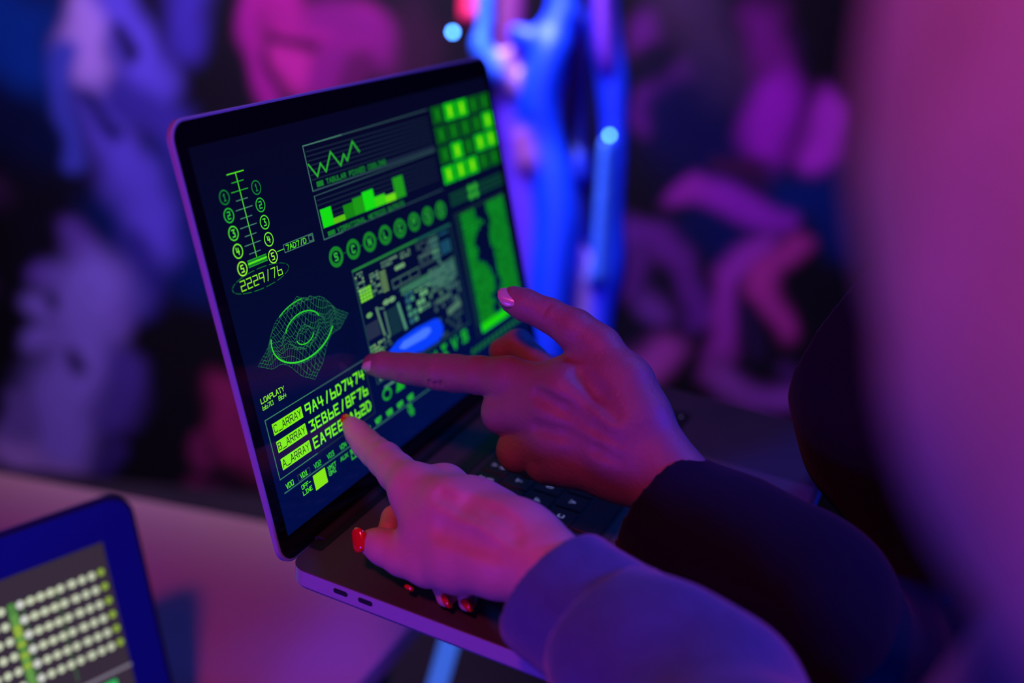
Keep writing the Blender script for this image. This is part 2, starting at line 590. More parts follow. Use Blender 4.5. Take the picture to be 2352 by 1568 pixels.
B1, B2, B3 = (0, 44, 150), (0, 20, 95), (2, 8, 60)
LAV, LAV2, LAV3 = (128, 96, 226), (84, 62, 205), (158, 112, 222)
MAG, MAG2, MAG3 = (128, 12, 108), (98, 8, 96), (128, 24, 92)
PUR, PUR2, PUR3 = (110, 24, 150), (140, 36, 150), (74, 22, 112)
for s_ in [
    ([(-200, 1000), (2600, 1000)], 900, (10, 3, 22), .9),
    ([(-60, -40), (60, 60), (90, 160)], 120, B1, .9), ([(0, 220), (120, 300)], 90, B3, .9), ([(330, 500), (480, 560)], 110, B2, .9),  # starts with a blue patch at the upper left, darker below
    ([(420, 360), (480, 620)], 70, (2, 18, 92), .9), ([(120, 470), (150, 700)], 60, (12, 4, 30), .9),
    ([(-20, 440), (40, 420)], 36, (44, 18, 62), .9), ([(-20, 610), (10, 620)], 30, (44, 20, 66), .9),
    ([(230, 20), (220, 90), (250, 150)], 50, LAV3, .6), ([(300, 10), (350, 130), (380, 200)], 58, LAV2, .7), ([(470, -20), (450, 90)], 50, (52, 34, 150), .8),
    ([(190, 120), (175, 250), (200, 340)], 26, (58, 60, 190), .7), ([(300, 60), (320, 100)], 20, (20, 10, 70), .7),
    ([(270, 250), (300, 340), (350, 430), (390, 520)], 62, LAV2, .7), ([(330, 200), (430, 280), (460, 360)], 50, (52, 36, 150), .8),
    ([(250, 210), (290, 280)], 22, (10, 10, 80), .8), ([(345, 560), (340, 660)], 50, (44, 32, 140), .8),
    ([(200, 500), (230, 600), (300, 700)], 40, (92, 56, 168), .7),
    ([(130, 590), (150, 600)], 28, (92, 56, 170), .6), ([(120, 670), (140, 680)], 32, LAV, .6), ([(105, 750), (130, 745)], 34, LAV, .6),
    ([(240, 640), (220, 760), (190, 860), (160, 980)], 92, LAV, .6), ([(310, 800), (300, 930)], 50, (72, 46, 158), .8),
    ([(60, 1000), (120, 1050), (180, 1070)], 52, LAV3, .6), ([(90, 900), (60, 960)], 40, (104, 74, 178), .6),
    ([(160, 660), (170, 680)], 16, (14, 6, 50), .7), ([(190, 790), (200, 810)], 18, (22, 12, 70), .8), ([(250, 1050), (300, 1000)], 26, (50, 30, 120), .8),
    # magenta face
    ([(600, -20), (610, 90), (625, 200), (650, 240)], 26, (128, 12, 116), .6), ([(650, -10), (680, 40), (740, 50), (830, 60)], 56, MAG, .6),
    ([(760, 20), (860, 70), (900, 120)], 48, MAG2, .8), ([(690, 110), (720, 150)], 56, (142, 20, 116), .6), ([(790, 120), (770, 190)], 44, MAG2, .7),
    ([(650, 75), (720, 72), (745, 85)], 12, (40, 0, 44), .6), ([(640, 110), (650, 150)], 11, (24, 0, 34), .7),
    ([(850, 150), (840, 200)], 28, (70, 4, 66), .8), ([(960, 60), (960, 140)], 60, (34, 6, 36), .9),
    # lower magenta face
    ([(545, 860), (530, 930), (560, 1000)], 44, MAG3, .7), ([(600, 900), (620, 1020)], 60, (120, 20, 84), .8), ([(480, 960), (500, 1030)], 20, (104, 20, 84), .7),
    ([(470, 1090), (540, 1130), (600, 1140)], 36, (118, 20, 96), .7), ([(500, 1070), (560, 1075)], 12, (30, 2, 36), .6),
    # right side of the wall
    ([(1460, 40), (1470, 90)], 36, (78, 14, 110), .8), ([(1470, 270), (1490, 210), (1560, 150)], 26, (108, 20, 150), .7),
    ([(1560, -20), (1600, 90), (1640, 160)], 90, (46, 24, 66), .9), ([(1560, 260), (1640, 380)], 120, (6, 3, 62), .8),
    ([(1490, 120), (1500, 160)], 36, (14, 4, 40), .8), ([(1750, 40), (1760, 160)], 56, (88, 10, 104), .8), ([(1755, 210), (1755, 320)], 56, (132, 16, 164), .7),
    ([(1880, 240), (1870, 330)], 48, (160, 34, 186), .5), ([(1820, 60), (1830, 160)], 14, (30, 4, 50), .8), ([(1640, 370), (1740, 380)], 24, (48, 6, 56), .9),
    ([(1800, 430), (1880, 420), (1900, 520)], 60, B2, .9), ([(1600, 500), (1700, 540)], 60, (4, 8, 72), .9),
    ([(1560, 420), (1640, 440), (1720, 455), (1780, 480)], 32, (120, 22, 156), .5), ([(1545, 430), (1570, 400)], 26, (120, 24, 150), .6),
    ([(1440, 500), (1500, 520), (1560, 580), (1590, 690)], 38, (82, 22, 128), .7), ([(1460, 560), (1440, 640)], 40, (70, 18, 110), .8),
    ([(1500, 630), (1480, 700)], 36, (14, 6, 40), .6), ([(1470, 680), (1500, 690)], 30, (88, 34, 132), .6), ([(1440, 760), (1540, 740)], 30, (14, 4, 36), .7),
    ([(1450, 830), (1500, 800), (1530, 770)], 44, (134, 44, 148), .6),
    ([(1730, 530), (1670, 600), (1640, 700), (1640, 790)], 32, (128, 32, 148), .5), ([(1640, 800), (1630, 840)], 26, (100, 30, 120), .7),
    ([(1800, 545), (1750, 590), (1740, 650), (1790, 720)], 34, (144, 32, 124), .5), ([(1690, 700), (1710, 780)], 26, (30, 8, 56), .7),
    ([(1660, 850), (1720, 870), (1800, 880)], 34, (112, 44, 146), .6), ([(1790, 955), (1830, 960)], 18, (84, 24, 104), .8), ([(1780, 800), (1800, 830)], 20, (60, 20, 90), .8),
]:
    stroke(*s_)

u0, u1, v0, v1 = -1.9, 1.9, FLOOR_Z, 1.15
st = 0.008
us = np.arange(u0, u1 + st, st); vs = np.arange(v0, v1 + st, st)
UU, VV = np.meshgrid(us, vs, indexing='ij')
WU = UU + 0.012 * np.sin(24 * VV + 9 * UU) + 0.004 * np.sin(57 * UU - 45 * VV)
WV = VV + 0.012 * np.sin(22 * UU - 12 * VV) + 0.004 * np.sin(61 * VV + 38 * UU)
PC = np.zeros(UU.shape + (3,)) + np.array(lin((10, 3, 22)))
for pts, r, c, soft in PAINT[1:]:
    D = np.full(UU.shape, 9.0)
    for (a0, b0), (a1, b1) in zip(pts[:-1], pts[1:]):
        dx, dy = a1 - a0, b1 - b0
        t = np.clip(((WU - a0) * dx + (WV - b0) * dy) / max(dx * dx + dy * dy, 1e-9), 0, 1)
        D = np.minimum(D, np.hypot(WU - a0 - t * dx, WV - b0 - t * dy))
    soft = soft * 0.5 + 1.0
    w = np.clip((r * (1 + soft * 0.42) - D) / (r * soft), 0, 1)
    w = w * w * (3 - 2 * w)
    PC = PC * (1 - w[..., None]) + np.array(c) * w[..., None]
PC = PC * 1.0
org = CAM_LOC * [1, 1, 0] + HD * WALL_D
V = (org[None, None, :] + UU[..., None] * SD + VV[..., None] * np.array([0, 0, 1.0])).reshape(-1, 3)
nu, nv = UU.shape
ii, jj = np.meshgrid(np.arange(nu - 1), np.arange(nv - 1), indexing='ij')
a = (ii * nv + jj).ravel()
Q = np.stack([a, a + 1, a + nv + 1, a + nv], 1)
wall = field_obj('wall_back', V, Q, M['mural'], None, PC.reshape(-1, 3))
sol = wall.modifiers.new('thickness', 'SOLIDIFY'); sol.thickness = 0.08
sol.offset = 1.0 if False else -1.0
tag(wall, kind='structure')
wall['label'] = 'dark wall with a lavender and magenta painted mural and a blue corner patch'

# ------------------------------------------------------------------ laptop with the green readouts
LW, LD = 349.3, 240.7
laptop = empty('laptop', (0, 0, 0))
tag(laptop, 'open grey laptop showing bright green readouts that two hands point at', 'laptop')
base = slab('base', (0, 0, LW / 1000, LD / 1000), 0.011,
            [(0, 0.0004), (-0.0004, 0), (-0.0095, 0), (-0.0125, 0.0022), (-0.0155, 0.011)], M['alu_dim'], laptop, n=10)
base.data.materials.append(M['alu'])
k = 44
for i, p in enumerate(base.data.polygons):
    if k <= i < 4 * k: p.material_index = 1
for yc in (206.75, 191.5):
    Vv, Ff = [], []
    out = rounded_outline(-4.45, -1.55, 4.45, 1.55, 1.5, 6)
    n_ = len(out)
    for (x, sc) in ((-0.00006, 1.0), (-0.00006, 0.86), (0.0022, 0.86)):
        Vv += [(x, a_ * .001 * sc, b_ * .001 * sc) for a_, b_ in out]
    for l in range(2):
        for i in range(n_):
            a_, b_ = l * n_ + i, l * n_ + (i + 1) % n_
            Ff.append((a_, a_ + n_, b_ + n_, b_))
    Ff.append(tuple(range(n_, 2 * n_)))
    pt = mesh_obj('usb_port', Vv, Ff, M['port'], laptop)
    pt.location = (0, yc / 1000, -0.0045)
hinge = tube('hinge', [(0.030, 0.2400, -0.0030), (0.319, 0.2400, -0.0030)], [0.0046, 0.0046], M['rubber'], laptop, 16)
# recess strip in front of the hinge barrel
slab('hinge_recess', (0.020, 0.2325, 0.329, 0.2412), 0.0018, [(0.00012, 0), (-0.001, 0)], M['port'], laptop, 4)

LA = 0.301
lid_x = Matrix.Translation((0, (LD + 2.196) / 1000, -0.003593)) @ Matrix(((1, 0, 0, 0), (0, math.sin(LA), -math.cos(LA), 0), (0, math.cos(LA), math.sin(LA), 0), (0, 0, 0, 1)))
# lid frame: local x = along the hinge, y = up the lid, z = towards the user


def lid_part(o):
    o.matrix_local = lid_x
    return o


lid = lid_part(slab('lid_shell', (0, 0, LW / 1000, LD / 1000), 0.0115,
                    [(0.0, 0.0007), (-0.0005, 0), (-0.0030, 0), (-0.0046, 0.004)], M['alu'], laptop, 10))
lid_part(slab('bezel', (0.0016, 0.0016, (LW - 1.6) / 1000, (LD - 1.6) / 1000), 0.0100,
              [(0.00035, 0.0002), (0.0001, 0)], M['glass'], laptop, 10))

# --- everything the display shows, with a painted finger reflection
A = Art()
NAVY = lin((2, 10, 46)); TOPN = lin((5, 6, 30)); BOTN = lin((0, 10, 66))
GL = lin((150, 250, 30)); G1 = lin((84, 232, 24)); G2 = lin((36, 176, 30)); G3 = lin((22, 120, 38)); G4 = lin((16, 78, 44))
TE = lin((74, 132, 112)); TD = lin((46, 76, 84)); TDD = lin((24, 38, 58)); GB = lin((20, 220, 10)); GM = lin((110, 165, 125))
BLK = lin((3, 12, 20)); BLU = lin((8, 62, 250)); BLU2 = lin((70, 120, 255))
dx0, dy0, dx1, dy1 = 9.4, 15.0, LW - 9.2, 226.0
# panel background in horizontal bands (navy, bluer towards the bottom)
nb = 24
for i in range(nb):
    t = (i + .5) / nb
    c = tuple(BOTN[q] * max(0, 1 - t * 2.2) + NAVY[q] * (1 - abs(t - .45) * 1.8 if abs(t - .45) < .55 else 0) + TOPN[q] * max(0, t * 1.8 - .8) for q in range(3))
    A.rect(dx0, dy0 + (dy1 - dy0) * i / nb, dx1, dy0 + (dy1 - dy0) * (i + 1) / nb, c, 0.40)
Z1, Z2, Z3 = 0.44, 0.48, 0.52
A.z = Z2
# ladder gauge
A.line((39.0, 208.5), (39.4, 163.5), 0.55, G1)
A.line((32.2, 208.5), (45.6, 208.5), 0.55, G1)
for i in range(9):
    y = 203.8 - i * 4.72
    big = i % 2 == 1
    A.line((32.3 if big else 34.3, y), (45.7 if big else 43.7, y), 0.45, TE if i > 1 else G2)
cols = [lin((20, 130, 50)), lin((40, 190, 50)), lin((80, 225, 40)), lin((120, 245, 40)), lin((160, 255, 50))]
for i in range(5):
    y = 198.0 - i * 9.42
    for x in (26.2, 52.4):
        A.ring(x, y, 3.6, 3.6, 0.62, cols[i], n=32)
        A.text(str(i + 1), x - 0.95, y - 1.75, 3.5, 1.9, 0, 0.62, cols[i])
A.rect(31.4, 159.5, 47.4, 163.0, G3, Z1); A.rect(31.4, 160.8, 47.4, 161.8, G1)
A.line((31.4, 159.5), (47.4, 159.5), .35, G2); A.line((31.4, 163.0), (47.4, 163.0), .35, G2)
A.line((57.0, 161.8), (63.0, 161.8), 0.45, G1)
A.box(63.1, 159.6, 90.9, 164.0, 0.4, TE)
A.text('7AD7/D', 65.2, 160.4, 2.7, 2.4, 0.8, 0.5, G1); A.box(86.6, 160.3, 90.2, 163.3, 0.4, TE)
A.ring(39.1, 151.8, 24.2, 5.4, 0.4, G3, n=72, dash=5)
A.text('2229/76', 21.8, 149.3, 5.1, 3.6, 1.65, 0.5, GL)
# wave box
A.path([(100.3, 186.4), (100.3, 212.2), (246, 213.6)], 0.7, TD); A.line((100.3, 186.4), (246, 186.5), 0.9, TD)
A.line((100.3, 212.2), (140, 212.6), 0.7, TE)
A.line((100.3, 186.4), (100.3, 212.2), 0.55, TE)
for i in range(7):
    A.line((102, 192.5 + i * 2.7), (245, 192.5 + i * 2.7), 0.7, TDD, Z1)
A.rect(182, 187.4, 246, 189.6, TDD, Z1)
A.path([(101.8, 201.4), (107.8, 193.7), (113.2, 200.2), (117.0, 194.8), (125.4, 204.8), (132.8, 195.5), (138.0, 201.3), (140.5, 197.1), (149.9, 207.1), (154.9, 200.2)], 1.25, lin((40, 170, 40)))
A.rect(105.3, 187.7, 112.0, 190.8, G3)
A.text('TABULAR PIXXED COOLING', 115.2, 187.9, 2.6, 2.1, 0.95, 0.7, G3)
# bar box
A.path([(245, 185.2), (100.4, 183.4), (100.4, 158.0), (245.9, 158.6)], 0.6, TD)
A.line((100.4, 183.4), (100.4, 158.0), 0.55, TE); A.line((100.4, 157.9), (120, 157.9), 0.6, TE)
for i in range(6):
    A.line((102, 166.5 + i * 2.8), (244, 166.5 + i * 2.8), 0.7, TDD, Z1)
for (x0, x1, top, c) in [(102.5, 113.7, 175.0, GB), (113.7, 126.2, 167.6, lin((90, 190, 10))), (125.7, 136.5, 172.6, lin((20, 130, 10))),
                         (136.5, 148.0, 174.4, lin((28, 150, 14))), (148.0, 160.6, 176.0, GB), (160.6, 173.0, 170.6, lin((60, 210, 10))),
                         (173.0, 185.6, 168.8, lin((110, 220, 10))), (185.0, 197.8, 177.8, lin((30, 150, 20)))]:
    A.rect(x0, 164.1, x1, top, c)
A.rect(105.2, 158.7, 112.6, 161.4, G3)
A.text('VIBRATIONAL METRICS OUTPUTS', 115.3, 158.9, 2.4, 2.05, 0.85, 0.7, G3)
# ringed glyphs
for i, ch in enumerate('SCNLCPS0'):
    x = 108.1 + i * 18.54
    A.ring(x, 145.7, 5.9, 4.9, 2.5, lin((22, 128, 32)), n=36)
    A.text(ch, x - 1.4, 143.7, 4.0, 2.8, 0, 1.1, lin((44, 175, 46)))
    if i: A.line((x - 11, 145.7), (x - 8, 145.7), 0.6, G4)
# lit key pad
lit = {(0, 1), (0, 2), (1, 4), (2, 1), (2, 3), (2, 4), (3, 0), (3, 1), (3, 2)}
for r in range(4):
    for c in range(5):
        x = 259.0 + c * 18.4; y = 208.3 - r * 13.85
        on = (r, c) in lit
        A.rect(x - 8.2, y - 6.0, x + 8.2, y + 6.0, lin((16, 190, 6)) if on else lin((6, 84, 14)), Z1)
        A.rect(x - 2.0, y - 3.6, x + 2.0, y + 3.6, lin((140, 235, 10)) if on else lin((16, 130, 20)), Z2)
# dotted strip
for i in range(22):
    for j in range(3):
        A.rect(254.2 + i * 3.9, 144.6 + j * 3.3, 256.6 + i * 3.9, 146.8 + j * 3.3, G4, Z1)
for (x, y) in ((285, 151.6), (293.4, 151.6), (284.6, 146.0), (293.2, 146.0)):
    A.disc(x, y, 3.6, 2.7, lin((30, 150, 36))); A.disc(x, y, 1.6, 1.3, lin((70, 200, 60)), Z3)
# tall panel filled with green code, dark river through it
A.path([(255.6, 47.6), (255.6, 138.2), (336.5, 137.8)], 1.6, lin((22, 46, 46))); A.line((336.5, 137.8), (336.5, 46), .8, lin((22, 46, 46)))
LM = [(136.9, 285), (128.7, 288), (125.4, 297), (122.3, 294), (121.4, 284), (113.3, 278), (105.8, 281.5), (100.3, 277), (92.4, 291), (82.1, 298.7), (73.3, 296), (70, 286), (64.6, 294), (62, 287), (56.5, 289), (50, 289)]
RM = [(137, 302), (132.6, 303), (123.0, 307.5), (115, 301), (103, 302), (89.6, 304), (81, 302), (75.4, 307), (70, 300.5), (60, 299), (50, 298)]


def interp(tab, y):
    tab = sorted(tab)
    if y <= tab[0][0]: return tab[0][1]
    for (a0, b0), (a1, b1) in zip(tab[:-1], tab[1:]):
        if a0 <= y <= a1: return b0 + (b1 - b0) * (y - a0) / (a1 - a0 + 1e-9)
    return tab[-1][1]


rr = random.Random(3)
y = 135.6
while y > 55:
    le, re_ = interp(LM, y), interp(RM, y)
    x = 263.5
    while x < 334.5:
        wch = 2.0
        if x + wch < le or x > re_:
            g = rr.uniform(.45, 1.0)
            A.rect(x, y - 1.05, x + wch, y + 1.05, tuple(q * g for q in lin((14, 160, 36))), Z2)
            A.rect(x - .5, y - 1.4, x + wch + .5, y + 1.4, lin((8, 92, 28)), Z1)
        x += 2.75
    A.rect(258.2, y - .8, 260.6, y + .8, G4, Z2)
    y -= 2.75
A.rect(263, 48.2, 306, 54.6, lin((26, 215, 10))); A.rect(306, 48.2, 334, 54.6, lin((20, 170, 16)))
for i in range(13):
    A.disc(244.5 + i * 7.2, 40.2, 2.6, 2.2, lin((22, 104, 48)))
# circuit map
A.box(120.5, 61.4, 246.5, 133.6, 1.2, lin((28, 62, 70))); A.line((120.6, 133.4), (200, 133.7), 1.5, lin((36, 130, 50)))
A.line((200, 133.7), (246, 133.7), 1.5, lin((24, 92, 80)))
A.line((127.5, 56.6), (140, 56.4), 1.5, TE)
GREYG = [lin((92, 138, 108)), lin((66, 104, 92)), lin((116, 160, 116)), lin((48, 80, 84))]


def block(x0, y0, x1, y1, sx, sy, fill=.8, cs=GREYG, z=Z2):
    y_ = y0
    while y_ < y1 - .2:
        x_ = x0
        while x_ < x1 - .2:
            if rr.random() < fill:
                A.rect(x_, y_, min(x_ + sx * .78, x1), min(y_ + sy * .7, y1), rr.choice(cs), z)
            x_ += sx
        y_ += sy


block(121.5, 118, 131, 131, 2.4, 2.0, .6)
A.rect(122.4, 112.6, 136.6, 121.0, lin((50, 120, 30)), Z1); block(122.8, 112.9, 136.4, 120.8, 3.4, 2.1, 1, [lin((130, 225, 60))])
block(137.0, 113, 148, 127.0, 2.6, 2.2, .85); block(148.6, 112, 155.4, 126.2, 2.2, 2.0, .95, [lin((110, 150, 90))])
block(152, 126.8, 188, 131.4, 3.4, 2.3, .85, [lin((100, 140, 110)), lin((76, 112, 96))])
for x in (168.6, 172.6, 176.6): A.disc(x, 122.7, 2.4, 1.5, lin((110, 160, 110)))
A.box(160.4, 111.4, 194.2, 116.4, 1.0, lin((62, 96, 90)))
for x in (170, 182): A.line((x, 111.4), (x, 116.4), 1.0, lin((62, 96, 90)))
A.poly([(164, 108.2), (205, 108.6), (243, 112), (243, 98), (225, 93), (206, 100), (190, 104)], lin((46, 92, 84)), Z1)
block(168, 104.5, 206, 109.8, 3.2, 1.8, .9, [lin((62, 128, 92))])
block(206, 97, 241, 111, 4.4, 3.0, .9, [lin((74, 124, 104)), lin((58, 100, 96))])
block(197, 115, 216, 131, 3.2, 3.0, .75, [lin((70, 104, 96)), lin((48, 72, 80))]); block(216, 112, 226, 131.5, 4.6, 3.8, .95, [lin((84, 150, 112)), lin((66, 120, 110))])
block(228, 116, 242, 131, 2.8, 13, .9, [lin((20, 70, 104)), lin((28, 84, 104))])
A.disc(149, 105.8, 4, 1.7, lin((110, 160, 110))); A.disc(156, 105.6, 4, 1.7, lin((110, 160, 110)))
block(121.6, 89, 136, 101.5, 1.0, 14, 1, [lin((40, 50, 72))]); A.disc(128, 103.6, 3.4, 1.6, lin((100, 160, 90)))
A.line((137, 105), (139.5, 88), 2.4, lin((86, 128, 100))); A.line((145, 100), (145.5, 86), 2.2, lin((70, 110, 96))); A.line((137, 105), (145, 103), 1.2, lin((70, 110, 96)))
block(147.8, 84, 160.4, 100.4, 1.9, 1.7, 1, [lin((24, 62, 62))]); A.line((161.8, 100.2), (164.6, 84), 3.2, lin((76, 140, 112)))
block(171, 84, 182, 104, 6, 4.6, .9, [lin((66, 136, 110)), lin((40, 96, 116))]); block(184, 88, 204, 103, 5.6, 4.6, .85, [lin((104, 176, 120)), lin((70, 120, 96))])
block(204, 82, 226, 97, 5.2, 4.4, .6, [lin((72, 116, 96)), lin((50, 78, 84))]); A.line((222, 77), (238, 79), 4.6, lin((76, 118, 98)))
block(226, 82, 243, 96, 4.6, 4.4, .6, [lin((60, 100, 96))])
block(121, 75, 136, 86, 2.4, 2.2, .7, [lin((90, 150, 90)), lin((120, 170, 110))]); block(121, 62, 138, 75, 2.6, 2.4, .6); block(137, 79, 146, 88, 2.6, 2.4, .7)
block(146, 63, 240, 77, 5.0, 3.8, .45, [lin((40, 70, 76))], Z1)
# blue reflection of the pointing finger, painted as glow over the map
finger_refl = [(140, 76.0), (146, 70.4), (178, 63.2), (200, 62.8), (208, 65.2), (210.6, 70), (208, 75.6), (203, 78.4), (176, 80.0), (152, 79.2)]
A.poly(finger_refl, BLU, Z3); A.poly([(152, 74.0), (158, 71.4), (186, 70.2), (194, 72.2), (193, 75.2), (186, 76.6), (158, 76.4)], BLU2, 0.56)
# 3-D wire mesh


def wm(i, j):
    a0, b0 = 19.5, 108.8
    x = a0 + 43.0 * i + 44.5 * j
    y_ = b0 - 23.0 * i + 25.5 * j
    dxx, dyy = i - .5, j - .5
    r_ = math.hypot(dxx, dyy)
    fade = 1 if r_ < .5 else max(0, 1 - (r_ - .5) / .2)
    return (x, y_ + (3 + 2.5 * math.cos(2 * math.pi * (r_ - .48) / .21)) * fade * fade)


NG = 23
WMC = [lin((26, 92, 62)), lin((44, 124, 74))]
for i in range(NG + 1):
    for j in range(NG + 1):
        p = wm(i / NG, j / NG)
        if i < NG: A.line(p, wm((i + 1) / NG, j / NG), 0.26, WMC[(i + j) % 2])
        if j < NG: A.line(p, wm(i / NG, (j + 1) / NG), 0.26, WMC[(i * j) % 2])


def smooth_path(pts, n=8):
    out = []
    P = [pts[0]] + list(pts) + [pts[-1]]
    for a0, a1, a2, a3 in zip(P[:-3], P[1:-2], P[2:-1], P[3:]):
        for q in range(n):
            t = q / n
            out.append(tuple(0.5 * (2 * a1[c] + (a2[c] - a0[c]) * t + (2 * a0[c] - 5 * a1[c] + 4 * a2[c] - a3[c]) * t * t + (3 * a1[c] - a0[c] - 3 * a2[c] + a3[c]) * t ** 3) for c in (0, 1)))
    return out + [pts[-1]]


for r_, t0, t1, w_, c in [(.48, 128, 172, .7, lin((40, 190, 40))), (.48, 212, 378, .9, lin((50, 215, 40))), (.27, 62, 205, .8, lin((40, 200, 40))), (.13, 235, 390, .7, lin((46, 200, 40)))]:
    A.path([wm(.5 + r_ * math.cos(math.radians(t0 + (t1 - t0) * q / 24)), .5 + r_ * math.sin(math.radians(t0 + (t1 - t0) * q / 24))) for q in range(25)], w_, c, Z3)
A.text('LOAPLATY', 14.9, 89.5, 2.6, 2.05, 0.55, 0.42, GL)
A.text('6670  864', 14.9, 85.9, 2.2, 1.9, 0.45, 0.4, lin((120, 225, 40)))
# array box
A.box(14.2, 46.0, 111.6, 80.2, 0.55, lin((60, 128, 92)))
A.line((60, 80.2), (111.6, 80.2), 0.9, TD, Z3); A.line((111.6, 46), (111.6, 80.2), 0.9, TDD, Z3); A.line((50, 46), (111.6, 46), 0.9, TDD, Z3)
for ch, y0, dxx in (('C', 69.8, 0), ('B', 59.7, -.1), ('A', 49.6, -.1)):
    A.rect(18.5 + dxx, y0, 45.2, y0 + 6.5, lin((128, 238, 14)), Z1)
    A.text(ch + '_ARRAY', 19.5 + dxx, y0 + 1.3, 3.9, 2.65, 0.98, 0.5, BLK)
A.text('9A4/6D7474', 48.6, 69.7, 5.6, 4.1, 2.1, 1.15, G1)
A.text('3EB6E/8F76', 48.6, 59.6, 5.6, 4.1, 2.1, 1.15, G1)
A.text('EA9E8/A62D', 48.6, 49.6, 5.6, 4.1, 2.1, 1.15, G1)
for s_, x in (('9A4/6D7474', 48.6),):
    A.text(s_, 48.6, 69.7, 5.6, 4.1, 2.1, 0.45, GL, Z3)
A.text('3EB6E/8F76', 48.6, 59.6, 5.6, 4.1, 2.1, 0.45, GL, Z3); A.text('EA9E8/A62D', 48.6, 49.6, 5.6, 4.1, 2.1, 0.45, GL, Z3)
# selector line
A.line((15.2, 37.6), (200, 36.8), 0.8, lin((50, 104, 96)))
for i in range(11):
    x = 17.6 + i * 13.2
    A.text('VD' + str(i % 10), x, 38.9, 2.7, 1.8, 0.5, 0.5 if i < 5 else 0.9, G1 if i < 2 else lin((44, 190, 44)))
A.box(28.6, 38.5, 39.6, 41.9, 0.35, TD)
A.text('OFF-', 29.6, 32.9, 2.3, 1.7, 0.55, 0.45, G1); A.text('LINE', 29.6, 29.3, 2.3, 1.7, 0.55, 0.45, G1)
A.rect(40.8, 27.0, 52.6, 35.9, lin((140, 240, 20)), Z1)
for i in range(7): A.line((41.2, 28.2 + i * 1.15), (52.2, 28.2 + i * 1.15), 0.22, lin((90, 190, 10)))
A.text('XMIT', 55.0, 32.6, 2.3, 1.7, 0.5, 0.5, lin((60, 200, 44))); A.text('GMI', 55.2, 29.4, 2.3, 1.9, 0.6, 0.5, lin((60, 200, 44)))
A.text('AUX', 68.3, 32.6, 2.2, 2.1, 0.7, 0.55, lin((50, 180, 44))); A.text('SBY', 79, 32.6, 2.2, 2.1, 0.7, 0.8, lin((44, 180, 44))); A.text('LIM', 79, 29.2, 2.2, 2.1, 0.7, 0.8, lin((44, 180, 44)))
A.text('CAL', 147.5, 31.6, 4.2, 1.8, 0.4, 1.0, lin((30, 160, 40))); A.text('V2', 148.5, 28.8, 2.4, 1.9, 0.8, 1.0, lin((30, 150, 40)))
# large glyph row
A.ring(128.3, 52.0, 4.6, 3.2, 1.9, lin((28, 150, 50)), n=24); A.rect(127.6, 49.6, 131.2, 51.6, NAVY, Z3)
A.poly([(138.4, 48.6), (149.2, 48.6), (145.2, 56.4), (142.6, 56.4)], lin((26, 168, 36)), Z2)
for i, ch in enumerate('DGHIVS'):
    x = 157 + i * 15.2
    A.text(ch, x, 49.8 + i * .3, 6.6, 6.6, 0, 2.3, lin((24, 166, 40)))
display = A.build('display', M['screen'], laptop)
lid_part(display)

# --- keyboard
kbd = slab('keyboard', (0.0375, 0.1035, 0.3118, 0.2160), 0.003, [(0.00010, 0), (-0.0004, 0)],
           mat('keyboard_well', (0.05, 0.045, 0.05), 0.5, 0.4), laptop, 4)
KX, KY, KP = 126.69, 133.23, 19.05


def key(x, y, w, h, text=''):
    V_, F_, fm = [], [], []
    n = 3
    r = 1.6
    lv = [(0.9, 0.25), (0.65, 0.0), (0.0, 0.0)]
    kk = 4 * (n + 1)
    for z_, d_ in lv:
        V_ += [(a_ * .001, b_ * .001, z_ * .001) for a_, b_ in inset_outline(-w / 2, -h / 2, w / 2, h / 2, r, d_, n)]
    for l in range(2):
        for i in range(kk):
            a_, b_ = l * kk + i, l * kk + (i + 1) % kk
            F_.append((a_, a_ + kk, b_ + kk, b_)); fm.append(0)
    F_.append(tuple(range(kk))); fm.append(0)
    if text:
        T = Art()
        lines = text.split('|')
        if len(lines) == 2:
            T.text(lines[0], -1.3, 1.8, 2.6, 2.4, .5, .55, (0, 0, 0)); T.text(lines[1], -1.3, -4.0, 2.9, 2.6, .5, .6, (0, 0, 0))
        elif len(text) == 1:
            T.text(text, -1.5, -1.6, 3.4, 3.0, .5, .62, (0, 0, 0))
        else:
            wd = len(text) * 1.75
            T.text(text, w / 2 - wd - 1.4, -h / 2 + 1.8, 1.7, 1.25, .5, .35, (0, 0, 0))
        o_ = len(V_)
        V_ += [(a_ * .001, b_ * .001, 0.00093) for a_, b_, c_ in T.V]
        for f in T.F:
            F_.append(tuple(q + o_ for q in f)); fm.append(1)
    o = mesh_obj('key', V_, F_, M['key'], kbd, mats=[M['key'], M['legend']], fmat=fm)
    o.location = (x / 1000, y / 1000, 0.0001)
    return o


KL, KR = 38.6, 310.8


def row(y, h, first_center, labels, left, right):
    g = 1.6
    x = KX + first_center * KP
    if left is not None:
        w = (x - KP / 2) - KL - g / 2
        key(KL + w / 2, y, w, h, left)
    for t in labels:
        key(x, y, KP - g, h, t); x += KP
    if right is not None:
        l0 = x - KP / 2 + g / 2
        key((l0 + KR) / 2, y, KR - l0, h, right)


